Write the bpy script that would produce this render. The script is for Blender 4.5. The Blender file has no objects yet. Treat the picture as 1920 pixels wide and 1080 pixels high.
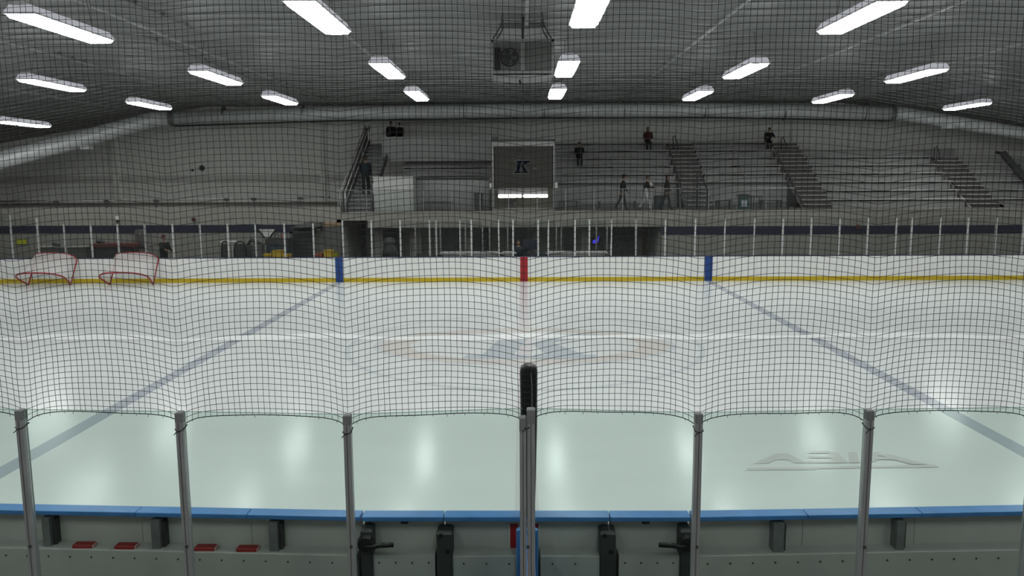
import bpy, math, random
import numpy as np
from mathutils import Vector, Matrix
random.seed(7)
C = bpy.context.scene.collection
sc = bpy.context.scene
R = math.radians

# ------------------------------------------------------------------ camera, world, exposure
F, PITCH, YAW, ROLL = 1489.65, 0.1353, 0.0131, -0.0052
CAM = Vector((-0.047, 0.0, 4.27))
cy, sy, cp, sp = math.cos(YAW), math.sin(YAW), math.cos(PITCH), math.sin(PITCH)
_r = Vector((cy, sy, 0)); _u = Vector((-sy*sp, cy*sp, cp)); FWD = Vector((-sy*cp, cy*cp, -sp))
cr, sr = math.cos(ROLL), math.sin(ROLL)
RGT = _r*cr + _u*sr; UPV = _u*cr - _r*sr
cam_data = bpy.data.cameras.new('camera'); cam = bpy.data.objects.new('camera', cam_data); C.objects.link(cam)
cam_data.sensor_width = 36; cam_data.lens = 36*F/1920; cam_data.clip_end = 300; cam_data.clip_start = .05
m = Matrix((RGT, UPV, -FWD)).transposed().to_4x4(); m.translation = CAM
cam.matrix_world = m
sc.camera = cam
w = bpy.data.worlds.new('world'); sc.world = w; w.use_nodes = True
w.node_tree.nodes['Background'].inputs[0].default_value = (.02, .021, .022, 1)
w.node_tree.nodes['Background'].inputs[1].default_value = 0.3
sc.view_settings.view_transform = 'Standard'; sc.view_settings.look = 'None'
sc.view_settings.exposure = 0.0; sc.view_settings.gamma = 1; sc.view_settings.use_curve_mapping = False
LAMP = 22.5            # radiance of the ceiling fixtures
TUBE = 9.0             # radiance of the booth tubes

def ray(px, py): return FWD + RGT*((px-960)/F) - UPV*((py-540)/F)
def at(px, py, Y):                       # where the sight line meets the upright plane at depth Y
    d = ray(px, py); return CAM + d*((Y-CAM.y)/d.y)
def atz(px, py, z):
    d = ray(px, py); return CAM + d*((z-CAM.z)/d.z)
def X_(px, py, Y): return at(px, py, Y).x
def Z_(px, py, Y): return at(px, py, Y).z

YF, YN, YP = 33.22, 7.32, 5.52           # far boards, near boards, near glass
ICE = 0.02
CEIL = 8.72

# ------------------------------------------------------------------ helpers
class MB:
    def __init__(s): s.v = []; s.f = []
    def add(s, vs, fs):
        n = len(s.v); s.v += [tuple(p) for p in vs]; s.f += [tuple(i+n for i in f) for f in fs]; return s
    def box(s, x0, x1, y0, y1, z0, z1):
        return s.add([(x0,y0,z0),(x1,y0,z0),(x1,y1,z0),(x0,y1,z0),(x0,y0,z1),(x1,y0,z1),(x1,y1,z1),(x0,y1,z1)],
            [(0,3,2,1),(4,5,6,7),(0,1,5,4),(1,2,6,5),(2,3,7,6),(3,0,4,7)])
    def cbox(s, x0, x1, y0, y1, z0, z1, c=.01):         # box with chamfered upright edges and top
        pl = [(x0+c,y0),(x1-c,y0),(x1,y0+c),(x1,y1-c),(x1-c,y1),(x0+c,y1),(x0,y1-c),(x0,y0+c)]
        mx, my = (x0+x1)/2, (y0+y1)/2
        def ins(p): return (p[0]+(c if p[0]<mx else -c), p[1]+(c if p[1]<my else -c))
        vs = [(p[0],p[1],z0) for p in pl]+[(p[0],p[1],z1-c) for p in pl]+[(*ins(p),z1) for p in pl]
        fs = [tuple(range(7,-1,-1)), tuple(range(16,24))]
        for k in (0, 8):
            for i in range(8): j=(i+1)%8; fs.append((k+i,k+j,k+8+j,k+8+i))
        return s.add(vs, fs)
    def prism(s, poly, axis, a, b):                      # polygon in the plane across axis, from a to b
        def p3(p, t): return (p[0],t,p[1]) if axis=='y' else ((t,p[0],p[1]) if axis=='x' else (p[0],p[1],t))
        n = len(poly); vs = [p3(p,a) for p in poly]+[p3(p,b) for p in poly]
        fs = [tuple(range(n)), tuple(range(2*n-1,n-1,-1))]+[(i,n+i,n+(i+1)%n,(i+1)%n) for i in range(n)]
        return s.add(vs, fs)
    def tube(s, pts, r, n=8, closed=False, cap=True):
        pts = [Vector(p) for p in pts]; N = len(pts); vs = []; fs = []
        rr = r if isinstance(r, (list, tuple)) else [r]*N
        prev = None
        for i, p in enumerate(pts):
            if closed: t = pts[(i+1)%N]-pts[i-1]
            else: t = pts[min(i+1,N-1)]-pts[max(i-1,0)]
            t.normalize()
            if prev is None:
                a = Vector((0,0,1)) if abs(t.z)<.9 else Vector((1,0,0)); u = t.cross(a).normalized()
            else: u = (prev - t*prev.dot(t)).normalized()
            prev = u; q = t.cross(u)
            for k in range(n):
                th = 2*math.pi*k/n; vs.append(p+u*(rr[i]*math.cos(th))+q*(rr[i]*math.sin(th)))
        for i in range(N if closed else N-1):
            j = (i+1)%N
            for k in range(n): fs.append((i*n+k, i*n+(k+1)%n, j*n+(k+1)%n, j*n+k))
        if cap and not closed: fs += [tuple(range(n-1,-1,-1)), tuple(range((N-1)*n, N*n))]
        return s.add(vs, fs)
    def lathe(s, prof, c, n=16):                         # profile of (radius, z) about a vertical axis at c
        vs = []; fs = []
        for r, z in prof:
            for k in range(n): t=2*math.pi*k/n; vs.append((c[0]+r*math.cos(t), c[1]+r*math.sin(t), c[2]+z))
        for i in range(len(prof)-1):
            for k in range(n): fs.append((i*n+k, i*n+(k+1)%n, (i+1)*n+(k+1)%n, (i+1)*n+k))
        fs += [tuple(range(n-1,-1,-1)), tuple(range((len(prof)-1)*n, len(prof)*n))]
        return s.add(vs, fs)
    def ell(s, c, r, nu=12, nv=8, M=None):
        vs=[]; fs=[]
        for j in range(nv+1):
            ph = math.pi*j/nv
            for k in range(nu):
                t=2*math.pi*k/nu; p=Vector((r[0]*math.sin(ph)*math.cos(t), r[1]*math.sin(ph)*math.sin(t), r[2]*math.cos(ph)))
                if M: p = M @ p
                vs.append(p+Vector(c))
        for j in range(nv):
            for k in range(nu): fs.append((j*nu+k,(j+1)*nu+k,(j+1)*nu+(k+1)%nu,j*nu+(k+1)%nu))
        return s.add(vs, fs)
    def mesh(s, name, smooth=False):
        me = bpy.data.meshes.new(name); me.from_pydata(s.v, [], s.f); me.validate(); me.update()
        if smooth: me.polygons.foreach_set('use_smooth', [True]*len(me.polygons))
        return me
    def up(s):
        for i,f in enumerate(s.f):
            a,b,c=(Vector(s.v[k]) for k in f[:3])
            if (b-a).cross(c-a).z<0: s.f[i]=tuple(reversed(f))
        return s
    def build(s, name, mat, parent=None, smooth=False, kind=None, label=None, bevel=0):
        o = bpy.data.objects.new(name, s.mesh(name, smooth)); C.objects.link(o)
        o.data.materials.append(mat); hang(o, parent)
        if kind: o['kind'] = kind
        if label: o['label'] = label
        if bevel:
            b = o.modifiers.new('edge', 'BEVEL'); b.width = bevel; b.segments = 2; b.limit_method = 'ANGLE'
        return o
def base_of(o):
    p = Vector((0,0,0))
    while o: p = p + o.location; o = o.parent
    return p
def hang(o, parent):                     # coordinates stay world coordinates
    if parent is not None:
        o.parent = parent; o.location = (0,0,0)
        o.matrix_parent_inverse = Matrix.Identity(4)
        off = ABS.get(parent.name, Vector((0,0,0)))
        if o.type == 'MESH': o.data.transform(Matrix.Translation(-off))
        ABS[o.name] = off
ABS = {}
def thing(name, label, cat, loc=(0,0,0), group=None):
    o = bpy.data.objects.new(name, None); C.objects.link(o); o.location = loc; o.empty_display_size = .1
    ABS[o.name] = Vector(loc); o['label'] = label; o['category'] = cat
    if group: o['group'] = group
    return o
def tag(o, label, cat, group=None, kind=None):
    o['label'] = label; o['category'] = cat
    if group: o['group'] = group
    if kind: o['kind'] = kind
    return o
def dup(root, loc, label=None, group=None, rotz=None):
    r = root.copy(); C.objects.link(r); r.location = loc
    if rotz is not None: r.rotation_euler = (0,0,rotz)
    if label: r['label'] = label
    if group: r['group'] = group
    for ch in list(root.children):
        c = ch.copy(); C.objects.link(c); c.parent = r
        for g in list(ch.children):
            d = g.copy(); C.objects.link(d); d.parent = c
    return r
def lin(c): return tuple((x/12.92 if x<=.04045 else ((x+.055)/1.055)**2.4) for x in c)
def mat(name, col, rough=.6, metal=0, var=.08, scale=6, stretch=(1,1,1), bump=0, spec=.4, srgb=False):
    if srgb: col = lin([x/255 for x in col])
    m = bpy.data.materials.new(name); m.use_nodes = True; nt = m.node_tree; b = nt.nodes['Principled BSDF']
    b.inputs['Roughness'].default_value = rough; b.inputs['Metallic'].default_value = metal
    b.inputs['Specular IOR Level'].default_value = spec
    tc = nt.nodes.new('ShaderNodeTexCoord'); mp = nt.nodes.new('ShaderNodeMapping'); mp.inputs['Scale'].default_value = stretch
    nz = nt.nodes.new('ShaderNodeTexNoise'); nz.inputs['Scale'].default_value = scale; nz.inputs['Detail'].default_value = 4
    nt.links.new(tc.outputs['Object'], mp.inputs[0]); nt.links.new(mp.outputs[0], nz.inputs['Vector'])
    rp = nt.nodes.new('ShaderNodeMapRange'); rp.inputs[1].default_value = .3; rp.inputs[2].default_value = .7
    rp.inputs[3].default_value = 1-var; rp.inputs[4].default_value = 1+var
    nt.links.new(nz.outputs['Fac'], rp.inputs[0])
    mx = nt.nodes.new('ShaderNodeMix'); mx.data_type = 'RGBA'; mx.blend_type = 'MULTIPLY'; mx.inputs[0].default_value = 1
    mx.inputs[6].default_value = (*col, 1); nt.links.new(rp.outputs[0], mx.inputs[7]); nt.links.new(mx.outputs[2], b.inputs['Base Color'])
    if bump:
        bp = nt.nodes.new('ShaderNodeBump'); bp.inputs['Strength'].default_value = bump; bp.inputs['Distance'].default_value = .02
        nt.links.new(nz.outputs['Fac'], bp.inputs['Height']); nt.links.new(bp.outputs[0], b.inputs['Normal'])
    return m
def emit(name, col, s):
    m = bpy.data.materials.new(name); m.use_nodes = True; nt = m.node_tree; nt.nodes.clear()
    e = nt.nodes.new('ShaderNodeEmission'); e.inputs[0].default_value = (*col,1); e.inputs[1].default_value = s
    o = nt.nodes.new('ShaderNodeOutputMaterial'); nt.links.new(e.outputs[0], o.inputs[0]); return m
def sheer(name, tint, gloss=.06, veil=0, veilcol=(.6,.62,.62)):      # thin glazing: tinted see-through, a little mirror, a pale diffuse veil
    m = bpy.data.materials.new(name); m.use_nodes = True; nt = m.node_tree; nt.nodes.clear()
    o = nt.nodes.new('ShaderNodeOutputMaterial'); t = nt.nodes.new('ShaderNodeBsdfTransparent'); t.inputs[0].default_value = (*tint,1)
    g = nt.nodes.new('ShaderNodeBsdfGlossy'); g.inputs['Roughness'].default_value = .05
    fr = nt.nodes.new('ShaderNodeFresnel'); fr.inputs[0].default_value = 1.3
    mul = nt.nodes.new('ShaderNodeMath'); mul.operation = 'MULTIPLY'; mul.inputs[1].default_value = gloss*10
    nt.links.new(fr.outputs[0], mul.inputs[0])
    mx = nt.nodes.new('ShaderNodeMixShader'); nt.links.new(mul.outputs[0], mx.inputs[0])
    nt.links.new(t.outputs[0], mx.inputs[1]); nt.links.new(g.outputs[0], mx.inputs[2])
    last = mx
    if veil:
        d = nt.nodes.new('ShaderNodeBsdfDiffuse'); d.inputs[0].default_value = (*veilcol,1)
        m2 = nt.nodes.new('ShaderNodeMixShader'); m2.inputs[0].default_value = veil
        nt.links.new(mx.outputs[0], m2.inputs[1]); nt.links.new(d.outputs[0], m2.inputs[2]); last = m2
    nt.links.new(last.outputs[0], o.inputs[0]); return m

M = dict(
    ceil = mat('ceiling_foil', (.175,.18,.178), .45, 0, .22, 1.2, (.25,3,1), .3),
    rib = mat('ceiling_seam', (.33,.335,.33), .35, .0, .2, 2, (.3,3,1)),
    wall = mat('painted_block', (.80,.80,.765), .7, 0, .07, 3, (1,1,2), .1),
    riser = mat('riser_grey', (.09,.09,.088), .6),  # step shadow put into the riser colour
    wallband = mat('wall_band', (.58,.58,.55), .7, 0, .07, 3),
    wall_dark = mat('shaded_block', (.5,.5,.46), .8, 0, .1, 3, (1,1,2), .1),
    concrete = mat('concrete', (.225,.22,.20), .8, 0, .1, 4, bump=.1),
    floor = mat('floor_rubber', (.09,.09,.09), .7, 0, .2, 8),
    navy = mat('navy_paint', (.012,.015,.035), .6, 0, .1),
    white = mat('white_boards', (.80,.80,.785), .35, 0, .03, 3),
    cabw = mat('dull_white', (.46,.465,.45), .6), yellow = mat('yellow_kick', (.55,.40,.02), .4, 0, .06),
    blue = mat('blue_board', (.015,.055,.22), .4, 0, .06),
    red = mat('red_board', (.32,.012,.018), .4, 0, .06),
    cap = mat('blue_cap', (.06,.205,.50), .35, 0, .12, 4),
    capdark = mat('dark_cap', (.05,.05,.10), .4),
    alu = mat('aluminium', (.25,.25,.25), .45, .5, .1, 10),
    alu_near = mat('grey_aluminium', (.29,.295,.30), .42, .35, .12, 8, (4,4,.6)),
    alu_bright = mat('bright_aluminium', (.5,.5,.5), .4, .4, .06),
    bench = mat('bleacher_aluminium', (.32,.322,.32), .6, 0, .12, 3, (.4,1,1)),
    bench_edge = mat('bleacher_nosing', (.40,.402,.40), .6, 0, .1, 3, (.4,1,1)),
    step = mat('stair_metal', (.32,.318,.31), .5, .1, .12, 4),
    dark = mat('dark_metal', (.05,.052,.052), .55, .2, .15),
    black = mat('black_plastic', (.006,.006,.006), .35, 0, .2, 8),
    pad = mat('black_padding', (.008,.009,.009), .4, 0, .3, 7, (1,1,.2), .2),
    twine = mat('net_twine', (.02,.021,.02), .8, 0, .1),
    sheet = mat('backing_sheet', (.44,.425,.41), .6, 0, .05, 3),
    upright = mat('upright_steel', (.17,.175,.175), .5, .2, .15),
    grey = mat('grey_metal', (.12,.12,.118), .5, .3, .1),
    duct = mat('galvanised_duct', (.82,.85,.86), .45, .2, .12, 2, (3,1,1)),
    fixture = mat('fixture_tray', (.6,.6,.62), .5), lens = emit('translucent_housing', (.9,.92,1), .42),
    lamp = emit('lit_diffuser', (.97,1,.97), LAMP),
    tube = emit('lit_tube', (1,.98,.9), TUBE),
    neon = emit('blue_lit_sign', (.05,.05,.9), 1.2),
    winlit = emit('lit_strip', (.9,.95,1), 1.0),
    sign = mat('dark_sign_board', (.042,.041,.035), .7, 0, .08),
    sign_k = mat('navy_letter', (.004,.006,.012), .9, spec=.1),
    sign_line = mat('pale_outline', (.12,.12,.115), .6),
    sign_brown = mat('brown_emblem', (.05,.04,.03), .6),
    booth_in = mat('booth_interior', (.12,.115,.095), .8),
    doorslate = mat('slate_door', (.22,.24,.25), .6, 0, .15, 3),
    wood = mat('warm_door', (.24,.17,.11), .6, 0, .25, 3, (3,3,.4)),
    redbox = mat('red_plastic', (.27,.02,.02), .45, 0, .15),
    pink = mat('pale_end', (.5,.3,.3), .6),
    yplastic = mat('yellow_plastic', (.5,.34,.03), .5),
    oplastic = mat('orange_plastic', (.35,.1,.04), .5),
    ysign = mat('yellow_sign', (.42,.42,.03), .5),
    teal = mat('teal_bin', (.05,.10,.10), .5),
    bluegrey = mat('slate_plastic', (.035,.05,.065), .5),
    label_white = mat('white_label', (.4,.42,.45), .5),
    clothw = mat('white_cloth', (.5,.5,.5), .8),
    redpipe = mat('red_pipe', (.30,.025,.035), .4, 0, .1),
    skin = mat('skin', (.32,.18,.12), .6), hair = mat('dark_hair', (.015,.011,.009), .7), hair2 = mat('brown_hair', (.05,.03,.02), .7),
    shirt_dk = mat('black_jacket', (.008,.008,.009), .8), shirt_nv = mat('navy_jacket', (.008,.014,.022), .8),
    shirt_red = mat('maroon_top', (.075,.014,.018), .8), shirt_gr = mat('grey_sweater', (.06,.06,.06), .8), shirt_br = mat('brown_coat', (.02,.016,.013), .8),
    pants_dk = mat('dark_trousers', (.012,.014,.018), .8), pants_w = mat('white_trousers', (.42,.42,.41), .8), shoe = mat('dark_shoe', (.012,.012,.012), .6),
    cap_red = mat('red_hat', (.10,.03,.03), .8),
)
M['glass_near'] = sheer('near_glass', (.85,.905,.88), .03)
M['glass_far'] = sheer('far_glass', (.89,.90,.895), .02, .008)
M['glass_rail'] = sheer('rail_glass', (.91,.92,.92), .03, .022)  # bright ice reflected in the railing, put in as a pale diffuse veil
M['glass_edge'] = mat('green_glass_edge', (.12,.26,.22), .3)
M['goalnet'] = sheer('goal_net_mesh', (.96,.96,.96), .0, .42, (.75,.72,.72))
# ice with faint cloudiness and one paler strip painted for a reflection
def ice_mat(name, col, paint=False):
    m = mat(name, col, .16, 0, .025, .7, (.5,1.6,1)); nt = m.node_tree; b = nt.nodes['Principled BSDF']
    b.inputs['IOR'].default_value = 1.31; b.inputs['Specular IOR Level'].default_value = .10
    tc = nt.nodes.new('ShaderNodeTexCoord'); n = nt.nodes.new('ShaderNodeTexNoise'); n.inputs['Scale'].default_value = 5; n.inputs['Detail'].default_value = 6
    mp = nt.nodes.new('ShaderNodeMapping'); mp.inputs['Scale'].default_value = (.6,2.2,1)
    nt.links.new(tc.outputs['Object'], mp.inputs[0]); nt.links.new(mp.outputs[0], n.inputs['Vector'])
    bp = nt.nodes.new('ShaderNodeBump'); bp.inputs['Strength'].default_value = .10; bp.inputs['Distance'].default_value = .006
    nt.links.new(n.outputs['Fac'], bp.inputs['Height']); nt.links.new(bp.outputs[0], b.inputs['Normal'])
    r = nt.nodes.new('ShaderNodeMapRange'); r.inputs[3].default_value = .12; r.inputs[4].default_value = .21
    nt.links.new(n.outputs['Fac'], r.inputs[0]); nt.links.new(r.outputs[0], b.inputs['Roughness'])
    return m
M['ice'] = ice_mat('ice', (.66,.69,.69))
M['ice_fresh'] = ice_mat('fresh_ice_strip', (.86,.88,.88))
M['ice_blue'] = ice_mat('faded_blue_paint', (.40,.43,.48))
M['ice_red'] = ice_mat('faded_red_paint', (.60,.585,.60))
M['ice_ring'] = ice_mat('faded_circle_paint', (.565,.60,.625))
M['ice_brown'] = ice_mat('faded_tan_paint', (.60,.575,.55))
M['ice_slate'] = ice_mat('faded_slate_paint', (.47,.51,.55))
M['ice_ad'] = ice_mat('faded_maroon_paint', (.575,.56,.56))

# ------------------------------------------------------------------ room shell
def struct(name, mb, m, parent=None, **k):
    o = mb.build(name, m, parent, **k)
    if parent is None: o['kind'] = 'structure'
    return o
XE, XS, SL = 33.0, 19.0, .165             # end walls, where the ceiling starts to slope down, its slope
YB = 48.6
zc = lambda x: CEIL - max(0, abs(x)-XS)*SL
struct('floor', MB().box(-XE,XE,-7,YB,-.2,0), M['floor'])
ice = struct('ice_sheet', MB().box(-30.3,30.3,YN+.05,YF+.05,0.001,ICE), M['ice'])
prof = [(-XE-.3,zc(XE)-.05),(-XS,CEIL),(XS,CEIL),(XE+.3,zc(XE)-.05),(XE+.3,zc(XE)+.3),(XS,CEIL+.3),(-XS,CEIL+.3),(-XE-.3,zc(XE)+.3)]
ceiling = struct('ceiling', MB().prism(prof,'y',-7,YB+.3), M['ceil'])
rb = MB()
y = 9.0
while y < YB-1:
    for (xa,xb) in ((-XE,-XS),(-XS,XS),(XS,XE)):
        za, zb = zc(xa), zc(xb)
        rb.add([(xa,y,za),(xb,y,zb),(xb,y+.05,zb),(xa,y+.05,za),(xa,y,za-.045),(xb,y,zb-.045),(xb,y+.05,zb-.045),(xa,y+.05,za-.045)],
               [(4,5,6,7),(0,1,5,4),(2,3,7,6)])
    y += .92
rb.build('ceiling_seam', M['rib'], ceiling, kind='stuff')
for xk in (-27.4,-21.9,-16.4,-10.9,-5.4,.1,5.6,11.1,16.6,22.1,27.6):
    z = zc(xk); MB().box(xk-.05,xk+.05,-6,YB-.2,z-.07,z+.02).build('ceiling_batten', M['rib'], ceiling)
struct('wall_left', MB().box(-XE-.3,-XE,-7,YB+.3,-.2,9.2), M['wall'])
struct('wall_right', MB().box(XE,XE+.3,-7,YB+.3,-.2,9.2), M['wall'])
wb = struct('wall_back', MB().box(-XE,XE,YB,YB+.3,-.2,9.2), M['wall'])
struct('wall_front', MB().box(-XE,XE,-7.3,-7,-.2,9.2), M['wall'])
# columns and conduits on the back wall
for px, wd in ((1601,.42),(1489,.2),(210,.3),(602,.25)):
    x = X_(px, 250, YB-.2); MB().box(x-wd/2,x+wd/2,YB-.22,YB+.01,2.8,zc(x)+.05).build('pilaster', M['wall'], wb)
za_, zb_ = Z_(300,343,YB-.1), Z_(300,329,YB-.1)
struct('trim_3', MB().box(-XE,X_(655,336,YB),YB-.06,YB+.01,za_,zb_), M['wallband'])
# lower block wall with a navy stripe, left of the stands
YL = 38.5
XL = X_(640, 440, YL)
wl = struct('wall_concourse', MB().box(-XE,XL,YL,YL+.3,0,3.0).box(-XE,XL,YL+.3,YB,2.8,3.0), M['concrete'])
struct('trim_1', MB().box(-XE,X_(588,420,YL),YL-.02,YL+.01,1.80,2.17), M['navy'])
# right: front wall of the stands with the same stripe
XR0 = X_(1240, 430, YL)
struct('wall_stand_front', MB().box(XR0,XE,YL,YL+.3,0,2.75), M['concrete'])
struct('trim_2', MB().box(XR0+.02,XE,YL-.02,YL+.01,1.60,2.0), M['navy'])
# upper walkway slab above the benches
slab = struct('balcony', MB().box(XL,XE,YL-.02,YB,2.35,2.75), M['concrete'])
xa, xb = X_(690,430,YL), X_(1240,430,YL)
MB().box(xa,XR0,YL-.06,YL+.25,2.0,2.36).build('lintel', M['concrete'], slab)
MB().box(XL,XE,YL-.05,YL-.01,2.70,2.78).build('slab_edging', M['concrete'], slab)
# recess under the walkway
YR = 43.2
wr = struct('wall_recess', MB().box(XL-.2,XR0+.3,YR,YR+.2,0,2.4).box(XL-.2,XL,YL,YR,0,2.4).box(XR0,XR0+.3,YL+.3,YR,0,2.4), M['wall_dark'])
for k,(p0,p1,mm) in enumerate(((655,684,'dark'),(722,748,'upright'),(832,860,'doorslate'),(890,915,'doorslate'),(966,986,'dark'),(1060,1076,'upright'),(1108,1130,'doorslate'),(1150,1192,'doorslate'),(1206,1234,'wood'))):
    x0, x1 = X_(p0,450,YR-.1), X_(p1,450,YR-.1)
    d = struct('door_%d'%(k+1), MB().box(x0,x1,YR-.06,YR+.01,0,2.1), M[mm])
    MB().box(x0-.06,x0,YR-.1,YR+.01,0,2.16).box(x1,x1+.06,YR-.1,YR+.01,0,2.16).box(x0-.06,x1+.06,YR-.1,YR+.01,2.1,2.18).build('door_frame', M['grey'], d)
    MB().tube([(x1-.12,YR-.07,1.0),(x1-.12,YR-.13,1.0),(x1-.26,YR-.13,1.0)],.018,6).build('door_handle', M['alu_bright'], d)
for p0,p1 in ((700,718),(768,790),(870,884),(1001,1012),(1090,1104)):
    x0,x1 = X_(p0,450,YL+1.2),X_(p1,450,YL+1.2); MB().box(x0,x1,YL+1.2,YL+1.6,0,2.4).build('pier', M['concrete'], wr)

# ------------------------------------------------------------------ paint in the ice
zi = ICE+.003
def decal(name, mb, m, lab): return (mb.up() if len(mb.f)!=6 else mb).build(name, m, ice, label=lab)
def flat(x0,x1,y0,y1,z=zi): return MB().box(x0,x1,y0,y1,ICE-.001,z)
for s, nm in ((-1,'left'),(1,'right')):
    decal('blue_line', flat(s*7.77-.155,s*7.77+.155,YN+.07,YF), M['ice_blue'], 'faded blue line across the ice on the %s'%nm)
decal('red_line', flat(-.155,.155,YN+.07,YF), M['ice_red'], 'very faint red centre line across the ice')
for s in (-1,1):
    decal('goal_line', flat(s*27.2-.03,s*27.2+.03,YN+.07,YF), M['ice_ring'], 'thin faint goal line')
YC = (YF+YN)/2
def ringmb(rx0, rx1, z, ex=1.0, n=96, a0=0, a1=2*math.pi, cyy=YC, cxx=0, cut=None):
    b = MB(); vs=[]; fs=[]
    for i in range(n+1):
        t = a0+(a1-a0)*i/n
        for r in (rx0,rx1): vs.append((cxx+r*math.cos(t), cyy+ex*r*math.sin(t), z))
    for i in range(n): fs.append((2*i,2*i+1,2*i+3,2*i+2))
    return b.add(vs, fs)
decal('center_circle', ringmb(4.44,4.58,zi+.001), M['ice_ring'], 'thin faint ring of the centre circle')
decal('logo_ring', ringmb(2.95,3.75,zi+.001,.60), M['ice_brown'], 'pale tan ring of the centre-ice emblem')
decal('logo_ring', ringmb(3.75,3.92,zi+.001,.60), M['ice_ring'], 'pale grey outline of the centre-ice emblem')
def kpoly(b, cx, cyy, sx, sy_, put):
    # slab-serif italic K out of five convex strokes, unit box -.5 .. .5
    def sh(p): return (cx+sx*(p[0]+.18*p[1]), cyy+sy_*p[1])
    strokes = [[(-.34,-.5),(-.10,-.5),(-.10,.5),(-.34,.5)], [(-.46,.36),(.02,.36),(.02,.5),(-.46,.5)], [(-.46,-.5),(.02,-.5),(.02,-.36),(-.46,-.36)],
               [(-.12,-.02),(.06,.10),(.40,.38),(.12,.38)], [(-.02,.06),(.14,.12),(.46,-.38),(.16,-.38)], [(.04,.36),(.50,.36),(.50,.5),(.04,.5)], [(.06,-.5),(.54,-.5),(.54,-.36),(.06,-.36)]]
    for s in strokes: put(b, [sh(p) for p in s])
b = MB()
kpoly(b, .25, YC-.15, 3.2, 3.0, lambda bb, q: bb.add([(x,yy,zi+.002+.0004*len(bb.f)) for x,yy in q], [(0,1,2,3)]))
decal('logo_letter', b, M['ice_slate'], 'pale slate block letter K at centre ice')
# pale strip painting a reflected light band, and the faint advert near the boards
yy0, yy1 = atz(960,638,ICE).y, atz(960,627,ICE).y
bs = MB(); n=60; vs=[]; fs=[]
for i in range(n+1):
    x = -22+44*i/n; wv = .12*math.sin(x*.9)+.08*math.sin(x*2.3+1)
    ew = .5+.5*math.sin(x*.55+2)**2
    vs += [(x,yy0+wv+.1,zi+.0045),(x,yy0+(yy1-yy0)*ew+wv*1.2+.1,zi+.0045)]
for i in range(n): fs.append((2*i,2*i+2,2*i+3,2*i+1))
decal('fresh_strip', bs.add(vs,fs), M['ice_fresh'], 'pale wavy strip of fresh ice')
b = MB()
def strk(q): b.add([(*atz(px,py,zi+.002).xy, zi+.002+.0004*len(b.f)) for px,py in q], [(0,1,2,3)])
for q in (((1398,882),(1530,881),(1530,876),(1402,877)), ((1530,879),(1760,876),(1752,871),(1530,875)),
          ((1412,869),(1440,869),(1478,850),(1456,850)), ((1456,850),(1478,850),(1512,868),(1488,868)), ((1440,862),(1490,862),(1488,857),(1450,857)),
          ((1512,868),(1560,868),(1566,864),(1512,864)), ((1516,850),(1560,850),(1556,846),(1520,846)), ((1516,859),(1558,859),(1556,855),(1516,855)),
          ((1562,868),(1590,868),(1570,848),(1552,848)), ((1592,868),(1612,868),(1606,848),(1590,848)),
          ((1622,866),(1642,866),(1650,848),(1634,848)), ((1640,852),(1668,852),(1740,871),(1708,871)), ((1640,862),(1700,862),(1690,858),(1640,858))): strk(q)
decal('ice_advert', b, M['ice_ad'], 'faint maroon lettering under the near ice on the right')

# ------------------------------------------------------------------ far boards and glass
fb = thing('dasher_boards', 'white rink boards with yellow kick strip across the far side of the ice', 'boards', (0,YF,0))
XC = 22.0
def seg_list():
    out=[]; x=-XC
    n = 18; st = 2*XC/n
    for i in range(n): out.append(((-XC+i*st,YF),(-XC+(i+1)*st,YF)))
    rr = 8.3
    for s in (-1,1):
        for i in range(5):
            a0, a1 = i*math.pi/10, (i+1)*math.pi/10
            p0=(s*(XC+rr*math.sin(a0)),YF-rr+rr*math.cos(a0)); p1=(s*(XC+rr*math.sin(a1)),YF-rr+rr*math.cos(a1))
            out.append((p0,p1) if s>0 else (p1,p0))
    return out
def wallseg(b, p0, p1, t0, t1, z0, z1, gap=0):           # a slab along p0-p1; t0/t1 = offsets behind the ice face
    d = Vector((p1[0]-p0[0],p1[1]-p0[1])); L=d.length; d.normalize(); nrm=Vector((-d.y,d.x))
    if nrm.y<0: nrm=-nrm
    a = Vector(p0)+d*gap; c = Vector(p1)-d*gap
    q=[a+nrm*t0,c+nrm*t0,c+nrm*t1,a+nrm*t1]
    return b.add([(v.x,v.y,z) for z in (z0,z1) for v in q],[(0,3,2,1),(4,5,6,7),(0,1,5,4),(1,2,6,5),(2,3,7,6),(3,0,4,7)])
segs = seg_list()
for p0,p1 in segs:
    wallseg(MB(),p0,p1,.012,.10,.0,1.05,.004).build('board_panel', M['white'], fb)
    wallseg(MB(),p0,p1,.0,.012,ICE,.20,.003).build('kick_plate', M['yellow'], fb, label='yellow kick plate')
    wallseg(MB(),p0,p1,-.005,.13,1.05,1.085,.001).build('cap_rail', M['capdark'], fb, label='dark cap rail')
for px, mm, lab in ((636,'blue','blue line mark'),(982.5,'red','red centre line mark'),(1328.5,'blue','blue line mark')):
    x = X_(px,505,YF); MB().box(x-.158,x+.158,YF-.012,YF+.005,ICE,1.06).build('line_mark', M[mm], fb, label=lab)
fg = thing('glass_wall', 'tall clear glass panes with slim posts standing on the far boards', 'glass wall', (0,YF+.05,1.085))
posts = [72,122,172,222,273,325,376,428,480,534,588,643,697,751,806,818,863,884,935,962,1009,1028,1078,1105,1146,1192,1247,1303,1358,1414,1467,1520,1573,1626,1679,1708,1761,1813,1866,1917,1970]
posts = [-32,22]+posts
xs = [X_(p,450,YF+.06) for p in posts]
def ptop(p): return 2.95 if p<30 else (2.78 if p<80 else (2.62 if p>600 else 2.5))
for p,x in zip(posts,xs):
    MB().box(x-.032,x+.032,YF+.03,YF+.09,1.085,ptop(p)).build('support_post', M['alu_bright'], fg)
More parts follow.
